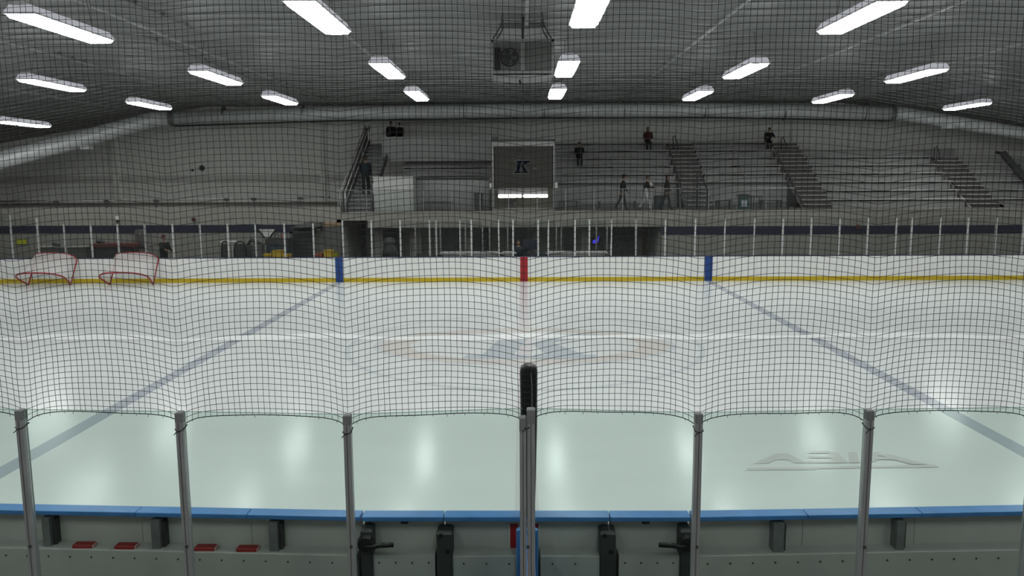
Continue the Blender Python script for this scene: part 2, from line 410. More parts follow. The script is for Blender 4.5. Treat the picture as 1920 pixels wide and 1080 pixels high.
for i in range(len(xs)-1):
    if xs[i+1]-xs[i] < .15: continue
    top = min(ptop(posts[i]),ptop(posts[i+1]))-.04
    MB().box(xs[i]+.03,xs[i+1]-.03,YF+.054,YF+.066,1.085,top).build('glass_pane', M['glass_far'], fg)
# glass round the team benches, behind
bg = thing('bench_glass', 'second row of glass and posts around the team benches behind the far boards', 'glass wall', (0,35.6,0))
bx = [779,826,873,905,918,952,1043,1052,1118,1138]
for p in bx:
    x = X_(p,450,35.6); MB().box(x-.03,x+.03,35.57,35.63,0,2.45).build('support_post', M['alu'], bg)
for p0,p1 in zip(bx[:-1],bx[1:]):
    if p1-p0<20: continue
    MB().box(X_(p0,450,35.6)+.03,X_(p1,450,35.6)-.03,35.594,35.606,1.0,2.42).build('glass_pane', M['glass_far'], bg)
    MB().box(X_(p0,450,35.6)+.03,X_(p1,450,35.6)-.03,35.59,35.62,0,1.0).build('base_panel', M['dark'], bg)
for p0,p1,lab in ((828,934,'white ledge of the left team bench showing above the far boards'),(1029,1136,'white ledge of the right team bench showing above the far boards'),(944,964,'short white ledge left of the red mark showing above the far boards')):
    x0,x1 = X_(p0,478,34.0),X_(p1,478,34.0)
    t = thing('bench_ledge', lab, 'ledge', ((x0+x1)/2,34.1,0))
    MB().prism([(x0,1.21),(x1,1.21),(x1+.12,1.13),(x0-.12,1.13)],'y',33.9,34.25).build('ledge_top', M['clothw'], t)
    MB().box(x0,x1,33.95,34.2,.06,1.13).build('front_panel', M['sheet'], t)
    for x in (x0,x1): MB().box(x-.04,x+.04,33.93,34.22,0,1.13).build('leg', M['grey'], t)

# ------------------------------------------------------------------ near boards (their back faces this way)
nbx = thing('near_boards', 'back of the near rink boards under a blue cap rail', 'boards', (0,YN,0))
xg = [X_(683,965,YN), X_(835,965,YN), X_(1140,965,YN), X_(1290,965,YN)]
def bow(x): return max(0, abs(x-.1)-1.6)*.045           # the outer runs swing slightly away
ZC = 1.105
def nrun(b, x0, x1, t0, t1, z0, z1, g=0): return wallseg(b,(x0,YN+bow(x0)),(x1,YN+bow(x1)),t0,t1,z0,z1,g)
XN = 9.5
left_joints = [xg[0]-.006-i*1.1 for i in range(8)]; right_joints = [xg[3]+.006+i*1.1 for i in range(8)]
runs = list(zip(left_joints[1:],left_joints[:-1]))+list(zip(right_joints[:-1],right_joints[1:]))
fixed = [(xg[1],.03),(.03,xg[2])]
for x0,x1 in runs+fixed:
    nrun(MB(),x0,x1,-.16,.0,ZC-.045,ZC,.002).build('cap_rail', M['cap'], nbx, label='blue cap rail', bevel=.008)
    nrun(MB(),x0,x1,-.04,-.005,.02,ZC-.045,.002).build('backing_panel', M['sheet'], nbx)
    nrun(MB(),x0,x1,-.005,.0,.0,ZC-.045,.0).build('board_panel', M['white'], nbx)
zl = Z_(1100,1043,YN-.22)
lo = [(-XN,xg[0]-.02),(xg[0]+.02,xg[1]-.09),(xg[1]+.09,-.06),(.10,xg[2]-.09),(xg[2]+.09,xg[3]-.02),(xg[3]+.02,XN)]
for x0,x1 in ((left_joints[-1],xg[0]-.03),(xg[1]+.07,-.07),(.11,xg[2]-.07),(xg[3]+.03,right_joints[-1])):
    nrun(MB(),x0,x1,-.22,-.04,.25,zl,.004).build('lower_ledge', M['sheet'], nbx, bevel=.006)
    scw = MB(); k = x0+.12
    while k < x1-.05:
        yb = YN+bow(k)-.22; scw.tube([(k,yb+.002,zl-.075),(k,yb-.006,zl-.075)],.009,6); k += .215
    scw.build('screw', M['dark'], nbx, kind='stuff')
for px,wd in ((72,.075),(285,.085),(511,.085),(1461,.10),(1695,.075),(-160,.08),(2050,.08)):
    x = X_(px,1010,YN-.15); yb = YN+bow(x)
    MB().box(x-wd/2,x+wd/2,yb-.17,yb-.04,zl,ZC-.07).build('upright', M['upright'], nbx)
    MB().box(x+wd/2,x+wd/2+.03,yb-.13,yb-.04,zl,ZC-.10).build('upright_flange', M['dark'], nbx)
for px in (834,1139):                                     # wide hinge posts
    x = X_(px,1020,YN-.2)
    MB().cbox(x-.075,x+.075,YN-.25,YN-.04,0,ZC-.12,.015).build('hinge_post', M['dark'], nbx)
    MB().tube([(x+.03,YN-.262,ZC-.30),(x+.03,YN-.25,ZC-.30)],.02,8).tube([(x-.03,YN-.262,ZC-.14),(x-.03,YN-.25,ZC-.14)],.02,8).build('hinge_bolt', M['black'], nbx)
for s,px in ((-1,961),(1,1009)):                          # the red centre line painted on the panels either side of the divider
    x0 = X_(955 if s<0 else 1003.5,1020,YN-.05); x1 = X_(971 if s<0 else 1011,1020,YN-.05)
    MB().box(x0,x1,YN-.05,YN-.038,zl,ZC-.12).build('center_mark', M['red'], nbx, label='dark red centre line mark')
    e = x0 if s<0 else x1
    MB().box(e-.008,e+.008,YN-.053,YN-.038,zl,ZC-.12).build('mark_edging', M['clothw'], nbx)
for (x0,x1,lx,lab) in ((xg[0],xg[1],-1,'left bench gate in the near boards, latch at its left end'),(xg[2],xg[3],1,'right bench gate in the near boards, latch at its right end')):
    g = thing('gate', lab, 'gate', ((x0+x1)/2,YN,0))
    MB().box(x0+.006,x1-.006,YN-.16,YN,ZC-.045,ZC).build('cap_rail', M['cap'], g, label='blue cap rail', bevel=.008)
    MB().box(x0+.006,x1-.006,YN-.04,YN,.12,ZC-.045).build('gate_panel', M['sheet'], g)
    a,c = (x0+.11,x1-.085) if lx<0 else (x0+.085,x1-.11)
    MB().box(a,c,YN-.20,YN-.04,.25,zl).build('lower_ledge', M['sheet'], g)
    scw = MB()
    for k in range(4): xx=a+.06+k*(c-a-.12)/3; scw.tube([(xx,YN-.198,zl-.075),(xx,YN-.206,zl-.075)],.009,6)
    scw.build('screw', M['dark'], g, kind='stuff')
    e = x0+.06 if lx<0 else x1-.06
    MB().cbox(e-.055,e+.055,YN-.24,YN-.04,.12,ZC-.10,.015).build('latch_post', M['dark'], g)
    lt = MB(); zz = Z_(720 if lx<0 else 1245,1020,YN-.27); lt.tube([(e,YN-.24,zz),(e,YN-.30,zz)],[.085,.07],14)
    lt = lt.build('latch_housing', M['black'], g)
    MB().tube([(e,YN-.30,zz-.01),(e-lx*.08,YN-.31,zz-.012),(e-lx*.13,YN-.31,zz+.004),(e-lx*.27,YN-.31,zz+.01)],[.02,.02,.024,.022],10).build('handle', M['black'], lt, smooth=True)
    xt = X_(757 if lx<0 else 1212,985,YN-.1); MB().cbox(xt-.035,xt+.035,YN-.07,YN-.04,ZC-.11,ZC-.07,.006).build('bumper', M['dark'], g)
# things lying on the ledge
for k,(px,lab) in enumerate(((144,'leftmost red box on the board ledge beside the first glass post'),(226,'second red box from the left on the board ledge'),
        (380,'red box on the board ledge half hidden by the second glass post'),(461,'rightmost of the four red boxes on the board ledge, left of the gate'))):
    x = X_(px,1040,YN-.17); yb = YN+bow(x)
    t = thing('red_box', lab, 'box', (x,yb-.15,zl), 'red boxes on the board ledge')
    MB().cbox(x-.105,x+.09,yb-.195,yb-.10,zl,zl+.032,.006).build('box_body', M['redbox'], t)
    MB().cbox(x+.09,x+.105,yb-.19,yb-.105,zl,zl+.03,.004).build('box_end', M['pink'], t, label='pale box end')
    MB().box(x-.09,x+.08,yb-.16,yb-.14,zl+.032,zl+.035).build('lid_strip', M['redbox'], t)
# blue divider between the two boxes, padded post at its far end
xm = X_(993.5,985,YN-.1)
dx0, dx1 = X_(968,1020,YN-.26), X_(1009,1020,YN-.26)
dv = thing('divider_board', 'blue divider board standing behind the double post, against the near boards', 'divider', ((dx0+dx1)/2,YN-.26,0))
MB().cbox(dx0,dx1,YN-.30,YN-.24,0,ZC-.06,.012).build('end_board', M['cap'], dv)
MB().box(xm-.04,xm+.03,YP+.10,YN-.31,0,.96).build('divider_panel', M['cap'], dv)
MB().box(xm-.05,xm+.04,YP+.10,YN-.31,.96,1.0).build('divider_top', M['cap'], dv, bevel=.006)
pp = thing('padded_post', 'tall black padded post rising from the near boards behind the double post', 'post', (xm,YN-.1,0))
zt = Z_(992,684,YN-.1)
pd = MB()
prof=[]
for z,hw in ((1.11,.05),(1.4,.062),(2.0,.078),(zt-.06,.083),(zt-.015,.075),(zt,.045)):
    prof.append((z,hw))
vs=[];fs=[];n=12
for z,hw in prof:
    for k in range(n):
        t=2*math.pi*k/n; vs.append((xm-.003+(hw-.05)*-.15+hw*math.copysign(abs(math.cos(t))**.55,math.cos(t)), YN-.1+.075*math.copysign(abs(math.sin(t))**.55,math.sin(t)), z))
for i in range(len(prof)-1):
    for k in range(n): fs.append((i*n+k,i*n+(k+1)%n,(i+1)*n+(k+1)%n,(i+1)*n+k))
fs += [tuple(range(n-1,-1,-1)),tuple(range((len(prof)-1)*n,len(prof)*n))]
pd.add(vs,fs).build('padding', M['pad'], pp, smooth=True)
MB().tube([(xm+.012,YN-.178,zt-.06),(xm+.02,YN-.182,zt-.2),(xm+.022,YN-.182,zt-.42),(xm+.03,YN-.182,zt-.6)],[.006,.009,.011,.006],6).build('padding_seam', M['grey'], pp, smooth=True)
MB().box(xm-.04,xm+.04,YN-.14,YN-.04,ZC,1.3).build('post_core', M['dark'], pp)

# ------------------------------------------------------------------ near glass with its posts
ng = thing('near_glass_wall', 'near row of grey posts and green-tinted glass in front of the camera', 'glass wall', (0,YP,0))
npost = [(-282,764),(38,768),(337,772),(651,777),(988,766),(1310,774),(1630,768),(1946,764),(2260,760)]
nx = []
ZB = 1.1
for px,py in npost:
    p = at(px,py,YP); nx.append((p.x,p.z))
    if px == 988:
        for x,z,ww in ((X_(980.5,780,YP),Z_(980,781,YP),.024),(X_(995.5,766,YP),p.z,.029)):
            o = MB().cbox(x-ww,x+ww,YP-.035,YP+.035,0,z,.006).build('support_post', M['alu_near'], ng)
            MB().cbox(x-ww-.002,x+ww+.002,YP-.037,YP+.037,z-.10,z+.002,.007).build('post_cap', M['upright'], o)
            MB().box(x-.002,x+.002,YP-.037,YP-.034,0,z-.1).build('groove', M['dark'], o)
    else:
        x,z = p.x,p.z
        o = MB().cbox(x-.026,x+.026,YP-.035,YP+.035,0,z,.006).build('support_post', M['alu_near'], ng)
        MB().cbox(x-.027,x+.027,YP-.037,YP+.037,z-.07,z+.002,.007).build('post_cap', M['upright'], o)
        MB().box(x-.004,x+.004,YP-.037,YP-.034,0,z-.07).build('groove', M['grey'], o)
    MB().tube([(p.x+.005,YP-.036,1.62),(p.x+.005,YP-.044,1.62)],.012,8).build('bolt', M['dark'], o)
for (x0,z0),(x1,z1) in zip(nx[:-1],nx[1:]):
    za,zb = z0-.0,z1-.0
    q = MB().add([(x0+.03,YP-.006,ZB),(x1-.03,YP-.006,ZB),(x1-.03,YP-.006,zb),(x0+.03,YP-.006,za),(x0+.03,YP+.006,ZB),(x1-.03,YP+.006,ZB),(x1-.03,YP+.006,zb),(x0+.03,YP+.006,za)],
        [(0,1,2,3),(7,6,5,4),(0,4,5,1),(1,5,6,2),(3,2,6,7),(0,3,7,4)])
    pn = q.build('glass_pane', M['glass_near'], ng)
    MB().tube([(x0+.03,YP,za+.002),(x1-.03,YP,zb+.002)],.0022,4).build('glass_edge', M['glass_edge'], pn, label='green top edge')
MB().box(-8.2,8.2,YP-.06,YP+.06,0,ZB).build('base_wall', M['sheet'], ng)

# ------------------------------------------------------------------ safety net over the near glass
def tubes_np(lines, r, nseg=3):          # many polylines to one mesh, all of the same length per batch
    V=[];Fc=[];off=0
    for P in lines:                       # P: (N,3)
        N=len(P); T=np.gradient(P,axis=0); T/=np.linalg.norm(T,axis=1,keepdims=True)
        A=np.array([0,1,0.]); U=np.cross(T,A); U/=np.linalg.norm(U,axis=1,keepdims=True); Q=np.cross(T,U)
        ring=[P+r*(math.cos(2*math.pi*k/nseg+.3)*U+math.sin(2*math.pi*k/nseg+.3)*Q) for k in range(nseg)]
        V.append(np.stack(ring,1).reshape(-1,3))
        i=np.arange(N-1)[:,None]*nseg; k=np.arange(nseg)[None]; k2=(k+1)%nseg
        Fc.append(np.stack([i+k,i+k2,i+nseg+k2,i+nseg+k],-1).reshape(-1,4)+off); off+=N*nseg
    V=np.concatenate(V);Fc=np.concatenate(Fc)
    me=bpy.data.meshes.new('net'); me.vertices.add(len(V)); me.vertices.foreach_set('co',V.ravel().astype(np.float32))
    me.loops.add(Fc.size); me.polygons.add(len(Fc)); me.loops.foreach_set('vertex_index',Fc.ravel().astype(np.int32))
    me.polygons.foreach_set('loop_start',np.arange(0,Fc.size,4,dtype=np.int32)); me.update(calc_edges=True); me.validate()
    return me
PX = np.array([x for x,_ in nx]); PZ = np.array([z for _,z in nx])
CELL = .0437
XA, XB = -6.2, 6.4
gx = np.arange(XA, XB, CELL)
ZTOP = 7.4
rng = np.random.default_rng(3)
def dip(x, h):                            # how far a strand sags towards the posts at height h above the hem
    wl_ = .085+.24*np.clip(h/.55,0,1); A = np.interp(h,[0,.5,1.0,1.5,2.2,3.2,5],[.10,.105,.082,.055,.036,.026,.02])
    mixb = np.clip((h-.15)/.7,0,1)
    d = np.zeros_like(x+h)
    for k,p in enumerate(PX):
        a = 1.15 if abs(p)<.3 else 1.0
        dd = np.abs(x-p)
        narrow = np.exp(-dd/wl_)*(1-.25*np.exp(-dd/.03)); wide = np.clip(1-dd/.61,0,1)**1.9
        d = np.maximum(d, a*(narrow*(1-mixb)+wide*mixb))
    return A*d
def hemz(x): return np.interp(x,PX,PZ)-.028
def zz_(x,h): return hemz(x)*np.exp(-h/.5)+ (hemz(0*x)+0*x)*(1-np.exp(-h/.5)) + h - dip(x,h) + .004*np.sin(x*3.1+h*2.2)+.003*np.sin(x*9+h*5)
def xx_(x,h):                             # near the hem the cords are drawn in towards the posts
    s = np.zeros_like(x+h)
    for p in PX: d=x-p; s += -.22*d*np.exp(-(d/.11)**2)*np.exp(-h/.14)
    return x+s+.003*np.sin(h*4+x*1.7)+.002*np.sin(h*13+x*5)
def yy_(x,h): return YP+.045+.012*np.sin(x*1.3+h*.8)
hs = np.arange(0, ZTOP-2.6, CELL*1.03)
lines=[]
xf = np.arange(XA,XB,CELL/1.0)
for h in hs[1:]:
    hh = h+0*xf; lines.append(np.stack([xx_(xf,hh),yy_(xf,hh),zz_(xf,hh)],1))
hf = np.concatenate([np.arange(0,.6,.03),np.arange(.6,ZTOP-2.6,.07)])
for x in gx:
    j = rng.normal(0,.0025); xx = x+j+0*hf
    lines.append(np.stack([xx_(xx,hf),yy_(xx,hf),zz_(xx,hf)],1))
net = bpy.data.objects.new('safety_net', tubes_np(lines,.00205)); C.objects.link(net); net.data.materials.append(M['twine'])
tag(net, 'black square-mesh safety net hanging above the near glass across the whole view', 'net')
xh = np.arange(XA,XB,.02)
hem = MB().tube([(float(a),float(b),float(c)) for a,b,c in zip(xx_(xh,0*xh),yy_(xh,0*xh),zz_(xh,0*xh))],.0035,5)
hem.build('hem_cord', M['twine'], net)
tf = MB()
for x in np.arange(XA,XB,.09):
    x += random.uniform(-.03,.03); a=np.array([x]); p=(float(xx_(a,0*a)[0]),float(yy_(a,0*a)[0]),float(zz_(a,0*a)[0]))
    tf.tube([p,(p[0]+random.uniform(-.006,.006),p[1]-.004,p[2]-random.uniform(.008,.022))],.0017,4)
for (x,z) in nx:
    tf.tube([(x-.03,YP-.03,z-.125),(x,YP-.042,z-.135),(x+.03,YP-.03,z-.125),(x+.03,YP+.04,z-.11),(x-.03,YP+.04,z-.11)],.004,4,closed=True)
    tf.tube([(x-.01,YP-.042,z-.135),(x-.035,YP-.045,z-.16)],.003,4)
tf.build('tie_cord', M['twine'], net, kind='stuff')

# ------------------------------------------------------------------ ceiling lights
def lamp_proto(name, L=3.25, W=.655):
    t = thing(name, '', 'light', (0,0,0), 'rink ceiling lights')
    MB().add([(-W/2,-L/2,0),(W/2,-L/2,0),(W/2,L/2,0),(-W/2,L/2,0),(-W/2+.1,-L/2+.05,.16),(W/2-.1,-L/2+.05,.16),(W/2-.1,L/2-.05,.16),(-W/2+.1,L/2-.05,.16)],
        [(4,5,6,7),(0,1,5,4),(1,2,6,5),(2,3,7,6),(3,0,4,7)]).build('housing', M['lens'], t)
    MB().box(-W/2,-W/2+.02,-L/2,L/2,-.03,.005).box(W/2-.02,W/2,-L/2,L/2,-.03,.005).box(-W/2,W/2,-L/2,-L/2+.02,-.03,.005).box(-W/2,W/2,L/2-.02,L/2,-.03,.005).build('frame', M['fixture'], t)
    MB().add([(-W/2+.02,-L/2+.02,-.012),(W/2-.02,-L/2+.02,-.012),(W/2-.02,L/2-.02,-.012),(-W/2+.02,L/2-.02,-.012),
        (-W/2+.08,-L/2+.08,-.10),(W/2-.08,-L/2+.08,-.10),(W/2-.08,L/2-.08,-.10),(-W/2+.08,L/2-.08,-.10)],[(4,7,6,5),(0,4,5,1),(1,5,6,2),(2,6,7,3),(3,7,4,0)]).build('diffuser', M['lamp'], t)
    for s in (-1,1):
        MB().tube([(0,s*L*.38,.16),(0,s*L*.30,1.0)],.008,4).build('hanger', M['dark'], t)
    MB().box(-.12,.12,-L/2-.02,-L/2+.25,.14,.2).build('ballast_box', M['fixture'], t)
    return t
ZL = 7.71
proto = lamp_proto('ceiling_light')
first = True
ordn = ['first','second','third','fourth','fifth','sixth','seventh','eighth','ninth']
rows = [('nearest visible row of ceiling lights',[(120,51),(600,31),(1105,16),(1610,31)]),
        ('middle row of ceiling lights',[(100,158),(407,144),(728,131),(1062,127),(1396,131),(1715,140)]),
        ('farthest row of ceiling lights',[(281,196.5),(526,186),(782,178),(1044,174),(1307,177.5),(1560,183),(1812,198)])]
def put(loc, label):
    global first
    if first: proto.location = loc; proto['label'] = label; first = False; return proto
    return dup(proto, loc, label)
for rname, pts in rows:
    for i,(px,py) in enumerate(pts):
        p = atz(px,py,ZL); put((p.x,p.y,ZL), 'white lit panel, %s from the left in the %s'%(ordn[i],rname))
p = at(44,231,36.0); put((p.x,p.y,p.z), 'lit panel hanging low by the left end, above the sloping duct')
hid = [(x,9.0) for x in (-15,-9.5,-4,1.5,7,12.5)]+[(x,.8) for x in (-15,-9.5,-4,1.5,7,12.5)]+[(-15,17.6),(-20.6,17.6),(12.4,17.6),(18,17.6),(-20.5,26.5),(18.0,26.8),(23.6,26.8),(23.4,34.5)]
for x,yv in hid: put((x,yv,min(ZL,zc(x)-.8)), 'ceiling light above the rink outside the view')

# ------------------------------------------------------------------ spiral duct along the back
dk = thing('air_duct', 'round galvanised air duct along the top of the back wall, sloping down at both ends', 'duct', (0,45.6,8.1))
def dpt(px,py,Y): return at(px,py,Y)
main = [dpt(328,222,45.6),dpt(640,212,45.6),dpt(985,207,45.6),dpt(1330,206,45.6),dpt(1668,212,45.6)]
MB().tube(main,.40,20).build('duct_run', M['duct'], dk, smooth=True)
lft = [dpt(318,222,45.6),dpt(285,224,45.2),dpt(150,261,43),dpt(0,301,41),dpt(-120,334,39.6)]
MB().tube(lft,[.42,.42,.45,.47,.47],20).build('duct_run', M['duct'], dk, smooth=True)
rgt = [dpt(1676,212,45.6),dpt(1700,214,45.5),dpt(1920,250,45.0),dpt(2040,270,44.6)]
MB().tube(rgt,[.40,.38,.34,.33],20).build('duct_run', M['duct'], dk, smooth=True)
for pt,r_ in ((dpt(324,222,45.6),.46),(dpt(1672,212,45.6),.44)):
    MB().tube([pt+Vector((-.12,0,0)),pt+Vector((.12,0,0))],r_,20).build('duct_collar', M['alu'], dk, smooth=False)
MB().tube([p+Vector((0,-.1,-.43)) for p in main],.045,6).build('under_pipe', M['dark'], dk, smooth=True)  # thin dark tube drawn along the underside of the duct
for px in range(420,1660,150):
    q = dpt(px,212-(abs(px-985)<400)*3,45.6); MB().tube([q+Vector((-.02,0,0)),q+Vector((.02,0,0))],.415,20).build('duct_seam', M['grey'], dk)
    MB().tube([(q.x,45.6,q.z+.38),(q.x,45.6,CEIL)],.012,5).build('hanger_rod', M['dark'], dk)
for px,py,Y in ((160,277,43),(1822,238,45.2),(1780,238,45.2)):
    q=dpt(px,py,Y-.45); MB().box(q.x-.25,q.x+.25,Y-.5,Y-.1,q.z-.08,q.z+.12).build('outlet_box', M['duct'], dk)

# ------------------------------------------------------------------ hanging ventilation unit
YU = 22.0
hx0,hx1 = X_(921,110,YU),X_(1038,110,YU); hz0,hz1 = Z_(980,145,YU),Z_(980,74,YU)
hu = thing('ventilation_unit', 'grey box fan unit hung on chains from the ceiling above centre ice', 'ventilation unit', ((hx0+hx1)/2,YU,hz0))
MB().cbox(hx0+.03,hx1-.03,YU+.03,YU+1.0,hz0+.1,hz1,.03).build('unit_body', M['grey'], hu)
fr = MB()
for a,c in ((hx0,hx0+.06),(hx1-.06,hx1)): fr.box(a,c,YU,YU+.06,hz0,hz1)
fr.box(hx0,hx1,YU,YU+.06,hz1-.06,hz1+.02).box(hx0+.06,hx1-.06,YU+.0,YU+.05,hz0+.10,hz0+.17).box(hx0+.04,hx1-.04,YU-.05,YU+1.0,hz0-.03,hz0+.06)
fr.build('unit_frame', M['alu'], hu)
xc = X_(980,110,YU); MB().box(xc-.05,xc+.05,YU-.01,YU+.04,hz0+.1,hz1).build('center_post', M['alu'], hu)
pl = MB().box(X_(988,110,YU),hx1-.08,YU+.005,YU+.03,hz0+.19,hz1-.08).build('access_panel', M['grey'], hu)
fcx,fcz = X_(955,108,YU),Z_(955,108,YU)
fan = MB(); fan.tube([(fcx,YU-.03,fcz),(fcx,YU+.06,fcz)],.25,24).build('fan_opening', M['black'], hu)
fbm = MB()
for k in range(5):
    t=k*2*math.pi/5; d=Vector((math.cos(t),0,math.sin(t))); e=Vector((-math.sin(t),0,math.cos(t)))
    c=Vector((fcx,YU-.035,fcz)); MB().add([c+d*.04-e*.03,c+d*.21-e*.07,c+d*.22+e*.05+Vector((0,-.03,0)),c+d*.04+e*.03+Vector((0,-.02,0))],[(0,1,2,3)]).build('fan_blade', M['dark'], hu)
for rr_ in (.12,.19,.26):
    fbm.tube([(fcx+rr_*math.cos(t),YU-.07,fcz+rr_*math.sin(t)) for t in np.linspace(0,2*math.pi,24,endpoint=False)],.006,4,closed=True)
fbm.build('fan_guard', M['grey'], hu)
MB().box(hx0+.10,hx0+.24,YU-.005,YU+.03,hz0+.2,hz1-.2).build('intake_grille', M['black'], hu)
for s,(pa,pb) in ((0,((923,74),(940,50))),(1,((1036,74),(1019,50)))):
    a=at(*pa,YU); c=at(*pb,YU+.3)
    for dy in (.1,.9):
        MB().tube([(a.x,YU+dy,a.z),(c.x,YU+dy,c.z),(c.x+(-.05 if s else .05),YU+dy,CEIL)],.018,6).build('chain', M['dark'], hu)
q = at(980,60,YU+.8); MB().tube([(q.x,YU+.8,hz1-.05),(q.x,YU+.8,CEIL)],.035,8).build('supply_pipe', M['dark'], hu)
q = at(975,156,YU+.3); MB().tube([(q.x,YU+.3,hz0),(q.x,YU+.3,q.z+.05)],.012,5).tube([(q.x-.03,YU+.3,q.z+.06),(q.x+.02,YU+.3,q.z+.02),(q.x-.01,YU+.3,q.z-.04)],.03,6).build('hook', M['black'], hu)
p0=at(940,44,24.4)
pb = MB().box(X_(938,50,24.4),X_(1022,50,24.4),23.6,25.4,CEIL-.14,CEIL-.01)
tag(pb.build('ceiling_patch', M['alu'], None), 'pale square plate on the ceiling behind the hanging fan unit', 'plate')
# conduits on the ceiling
for k,(pa,pb_,lab) in enumerate((((240,2),(362,53),'short dark conduit on the ceiling near the top left corner'),((266,66),(470,147),'long dark conduit on the ceiling left of the centre'),((105,100),(165,118),'short dark conduit on the ceiling at the far left'),((1600,158),(1658,140),'short dark conduit on the ceiling between two right-hand lights'))):
    a=atz(*pa,CEIL-.09); c=atz(*pb_,CEIL-.09)
    o = MB().tube([a,c],.02,6)
    for t in (.1,.5,.9): q=a.lerp(c,t); o.box(q.x-.04,q.x+.04,q.y-.02,q.y+.02,q.z,CEIL-.01)
    tag(o.build('conduit', M['upright'], None), lab, 'conduit')

# ------------------------------------------------------------------ stands
Z0, Y0, RI, TR = 2.75, 40.6, .45, .76
zk = lambda k: Z0+RI*k
yk = lambda k: Y0+TR*k
def bleacher(label, x0, x1, k0, k1, slant=0):
    t = thing('bleacher', label, 'bleacher', ((x0+x1)/2,Y0,Z0), 'aluminium bleachers')
    for k in range(k0,k1+1):
        z,yv = zk(k),yk(k)
        MB().cbox(x0,x1,yv-.05,yv+.27,z-.045,z,.008).build('seat_plank', M['bench_edge'], t)
        MB().box(x0+.02,x1-.02,yv+.19,yv+.21,z-RI+.03,z-.11).build('riser_panel', M['bench'], t)
        MB().box(x0,x1,yv-.50,yv+.14,z-RI-.02,z-RI+.02).build('tread_plank', M['bench'], t)
    st_=[(yk(k0)+.14,Z0)]
    for k in range(k0,k1+1): st_ += [(yk(k)+.14,zk(k)-.045),(yk(k)+.22+(TR if k<k1 else 0)-.08,zk(k)-.045)]
    st_ += [(yk(k1)+.2,Z0)]
    st_=[p for i_,p in enumerate(st_) if i_==0 or p!=st_[i_-1]]
    for xx in np.linspace(x0+.1,x1-.1,max(3,int((x1-x0)/1.8))):
        MB().prism(st_,'x',xx-.03,xx+.03).build('support_frame', M['step'], t)
    return t
def aisle(label, x0, x1, k0, k1):
    t = thing('aisle_stair', label, 'stairs', ((x0+x1)/2,Y0,Z0), 'aisle stairs through the bleachers')
    n = (k1-k0)*2
    for i in range(n+1):
        z = zk(k0)+i*RI/2; yv = yk(k0)-.05+i*TR/2
        MB().box(x0,x1,yv,yv+TR/2+.06,z-.06,z).build('step', M['step'], t)
        MB().box(x0+.02,x1-.02,yv+.10,yv+.115,z-RI/2,z-.09).build('riser', M['riser'], t)
    for s in (x0,x1): 
        MB().prism([(yk(k0)+.25,zk(k0)-.25),(yk(k0)+.25,zk(k0)-.1),(yk(k1)+.2,zk(k1)-.2),(yk(k1)+.2,zk(k1)-.45)],'x',s-.02,s+.02).build('stringer', M['step'], t)
    return t
XA0 = X_(1043,330,41.5)
A1 = bleacher('bleacher block between the dark booth and the first aisle stair', XA0, 8.35, 4, 8)
B1 = bleacher('bleacher block between the first and second aisle stairs', 9.85, 14.3, 4, 8)
C1 = bleacher('long bleacher block right of the second aisle stair, reaching the walkway edge', 15.9, 22.85, 0, 7)
D1 = bleacher('bleacher block right of the third aisle stair at the right end', 24.4, 30.5, 0, 6)
L1 = bleacher('bleacher block left of the dark booth, behind the pale parapet panel', -6.7, -1.45, 4, 9)
aisle('aisle stair left of the teal bin, rising from the walkway', 8.4, 9.8, 0, 8)
aisle('aisle stair to the right of the teal bin', 14.35, 15.85, 0, 8)
aisle('dark aisle stair near the right end of the stands', 22.9, 24.35, 0, 6)
for (o,x0,x1) in ((A1,XA0,8.35),(B1,9.85,14.3)):
    MB().box(x0,x1,yk(4)-.10,yk(4)-.05,Z0,zk(3)+.02).build('front_panel', M['bench'], o)
    MB().box(x0,x1,yk(4)-.12,yk(4)-.04,zk(3)+.02,zk(3)+.07).build('panel_cap', M['bench_edge'], o)
    MB().box(x0+.3,x1-.3,yk(3)-.15,yk(3)+.1,Z0+.38,Z0+.43).build('lower_bench', M['bench_edge'], o)
    for xx in np.linspace(x0+.5,x1-.5,4): MB().box(xx-.04,xx+.04,yk(3)-.1,yk(3)+.05,Z0,Z0+.38).build('bench_leg', M['dark'], o)
# back rails on the top rows
MB().box(XA0,14.3,yk(8)+.9,yk(8)+.95,zk(8)-.1,zk(8)+.06).build('top_rail', M['dark'], A1)
MB().box(15.9,X_(1797,290,46.4),yk(7)+.85,yk(7)+.9,zk(7)-.45,zk(7)+.04).build('top_panel', M['bench'], C1)
# parapet and steel front of the left block
pz0,pz1 = Z_(820,290,44.4),Z_(820,256,44.4)
MB().box(X_(716,270,44.4),X_(921,270,44.4),44.4,44.46,pz0-.35,pz1).build('parapet_panel', M['bench_edge'], L1, label='pale parapet panel')
fx0,fx1 = X_(776,370,41.0),X_(917,370,41.0)
MB().box(fx0,fx1,40.95,41.0,Z0,Z_(840,336,40.95)).build('front_panel', M['alu'], L1, label='shiny metal front panel')
MB().box(fx0,fx1,40.9,41.1,Z_(840,337,40.9),Z_(840,333,40.9)).build('panel_cap', M['dark'], L1)
MB().box(-7.0,-1.45,43.4,43.5,Z0,zk(4)-.1).build('under_panel', M['step'], L1)
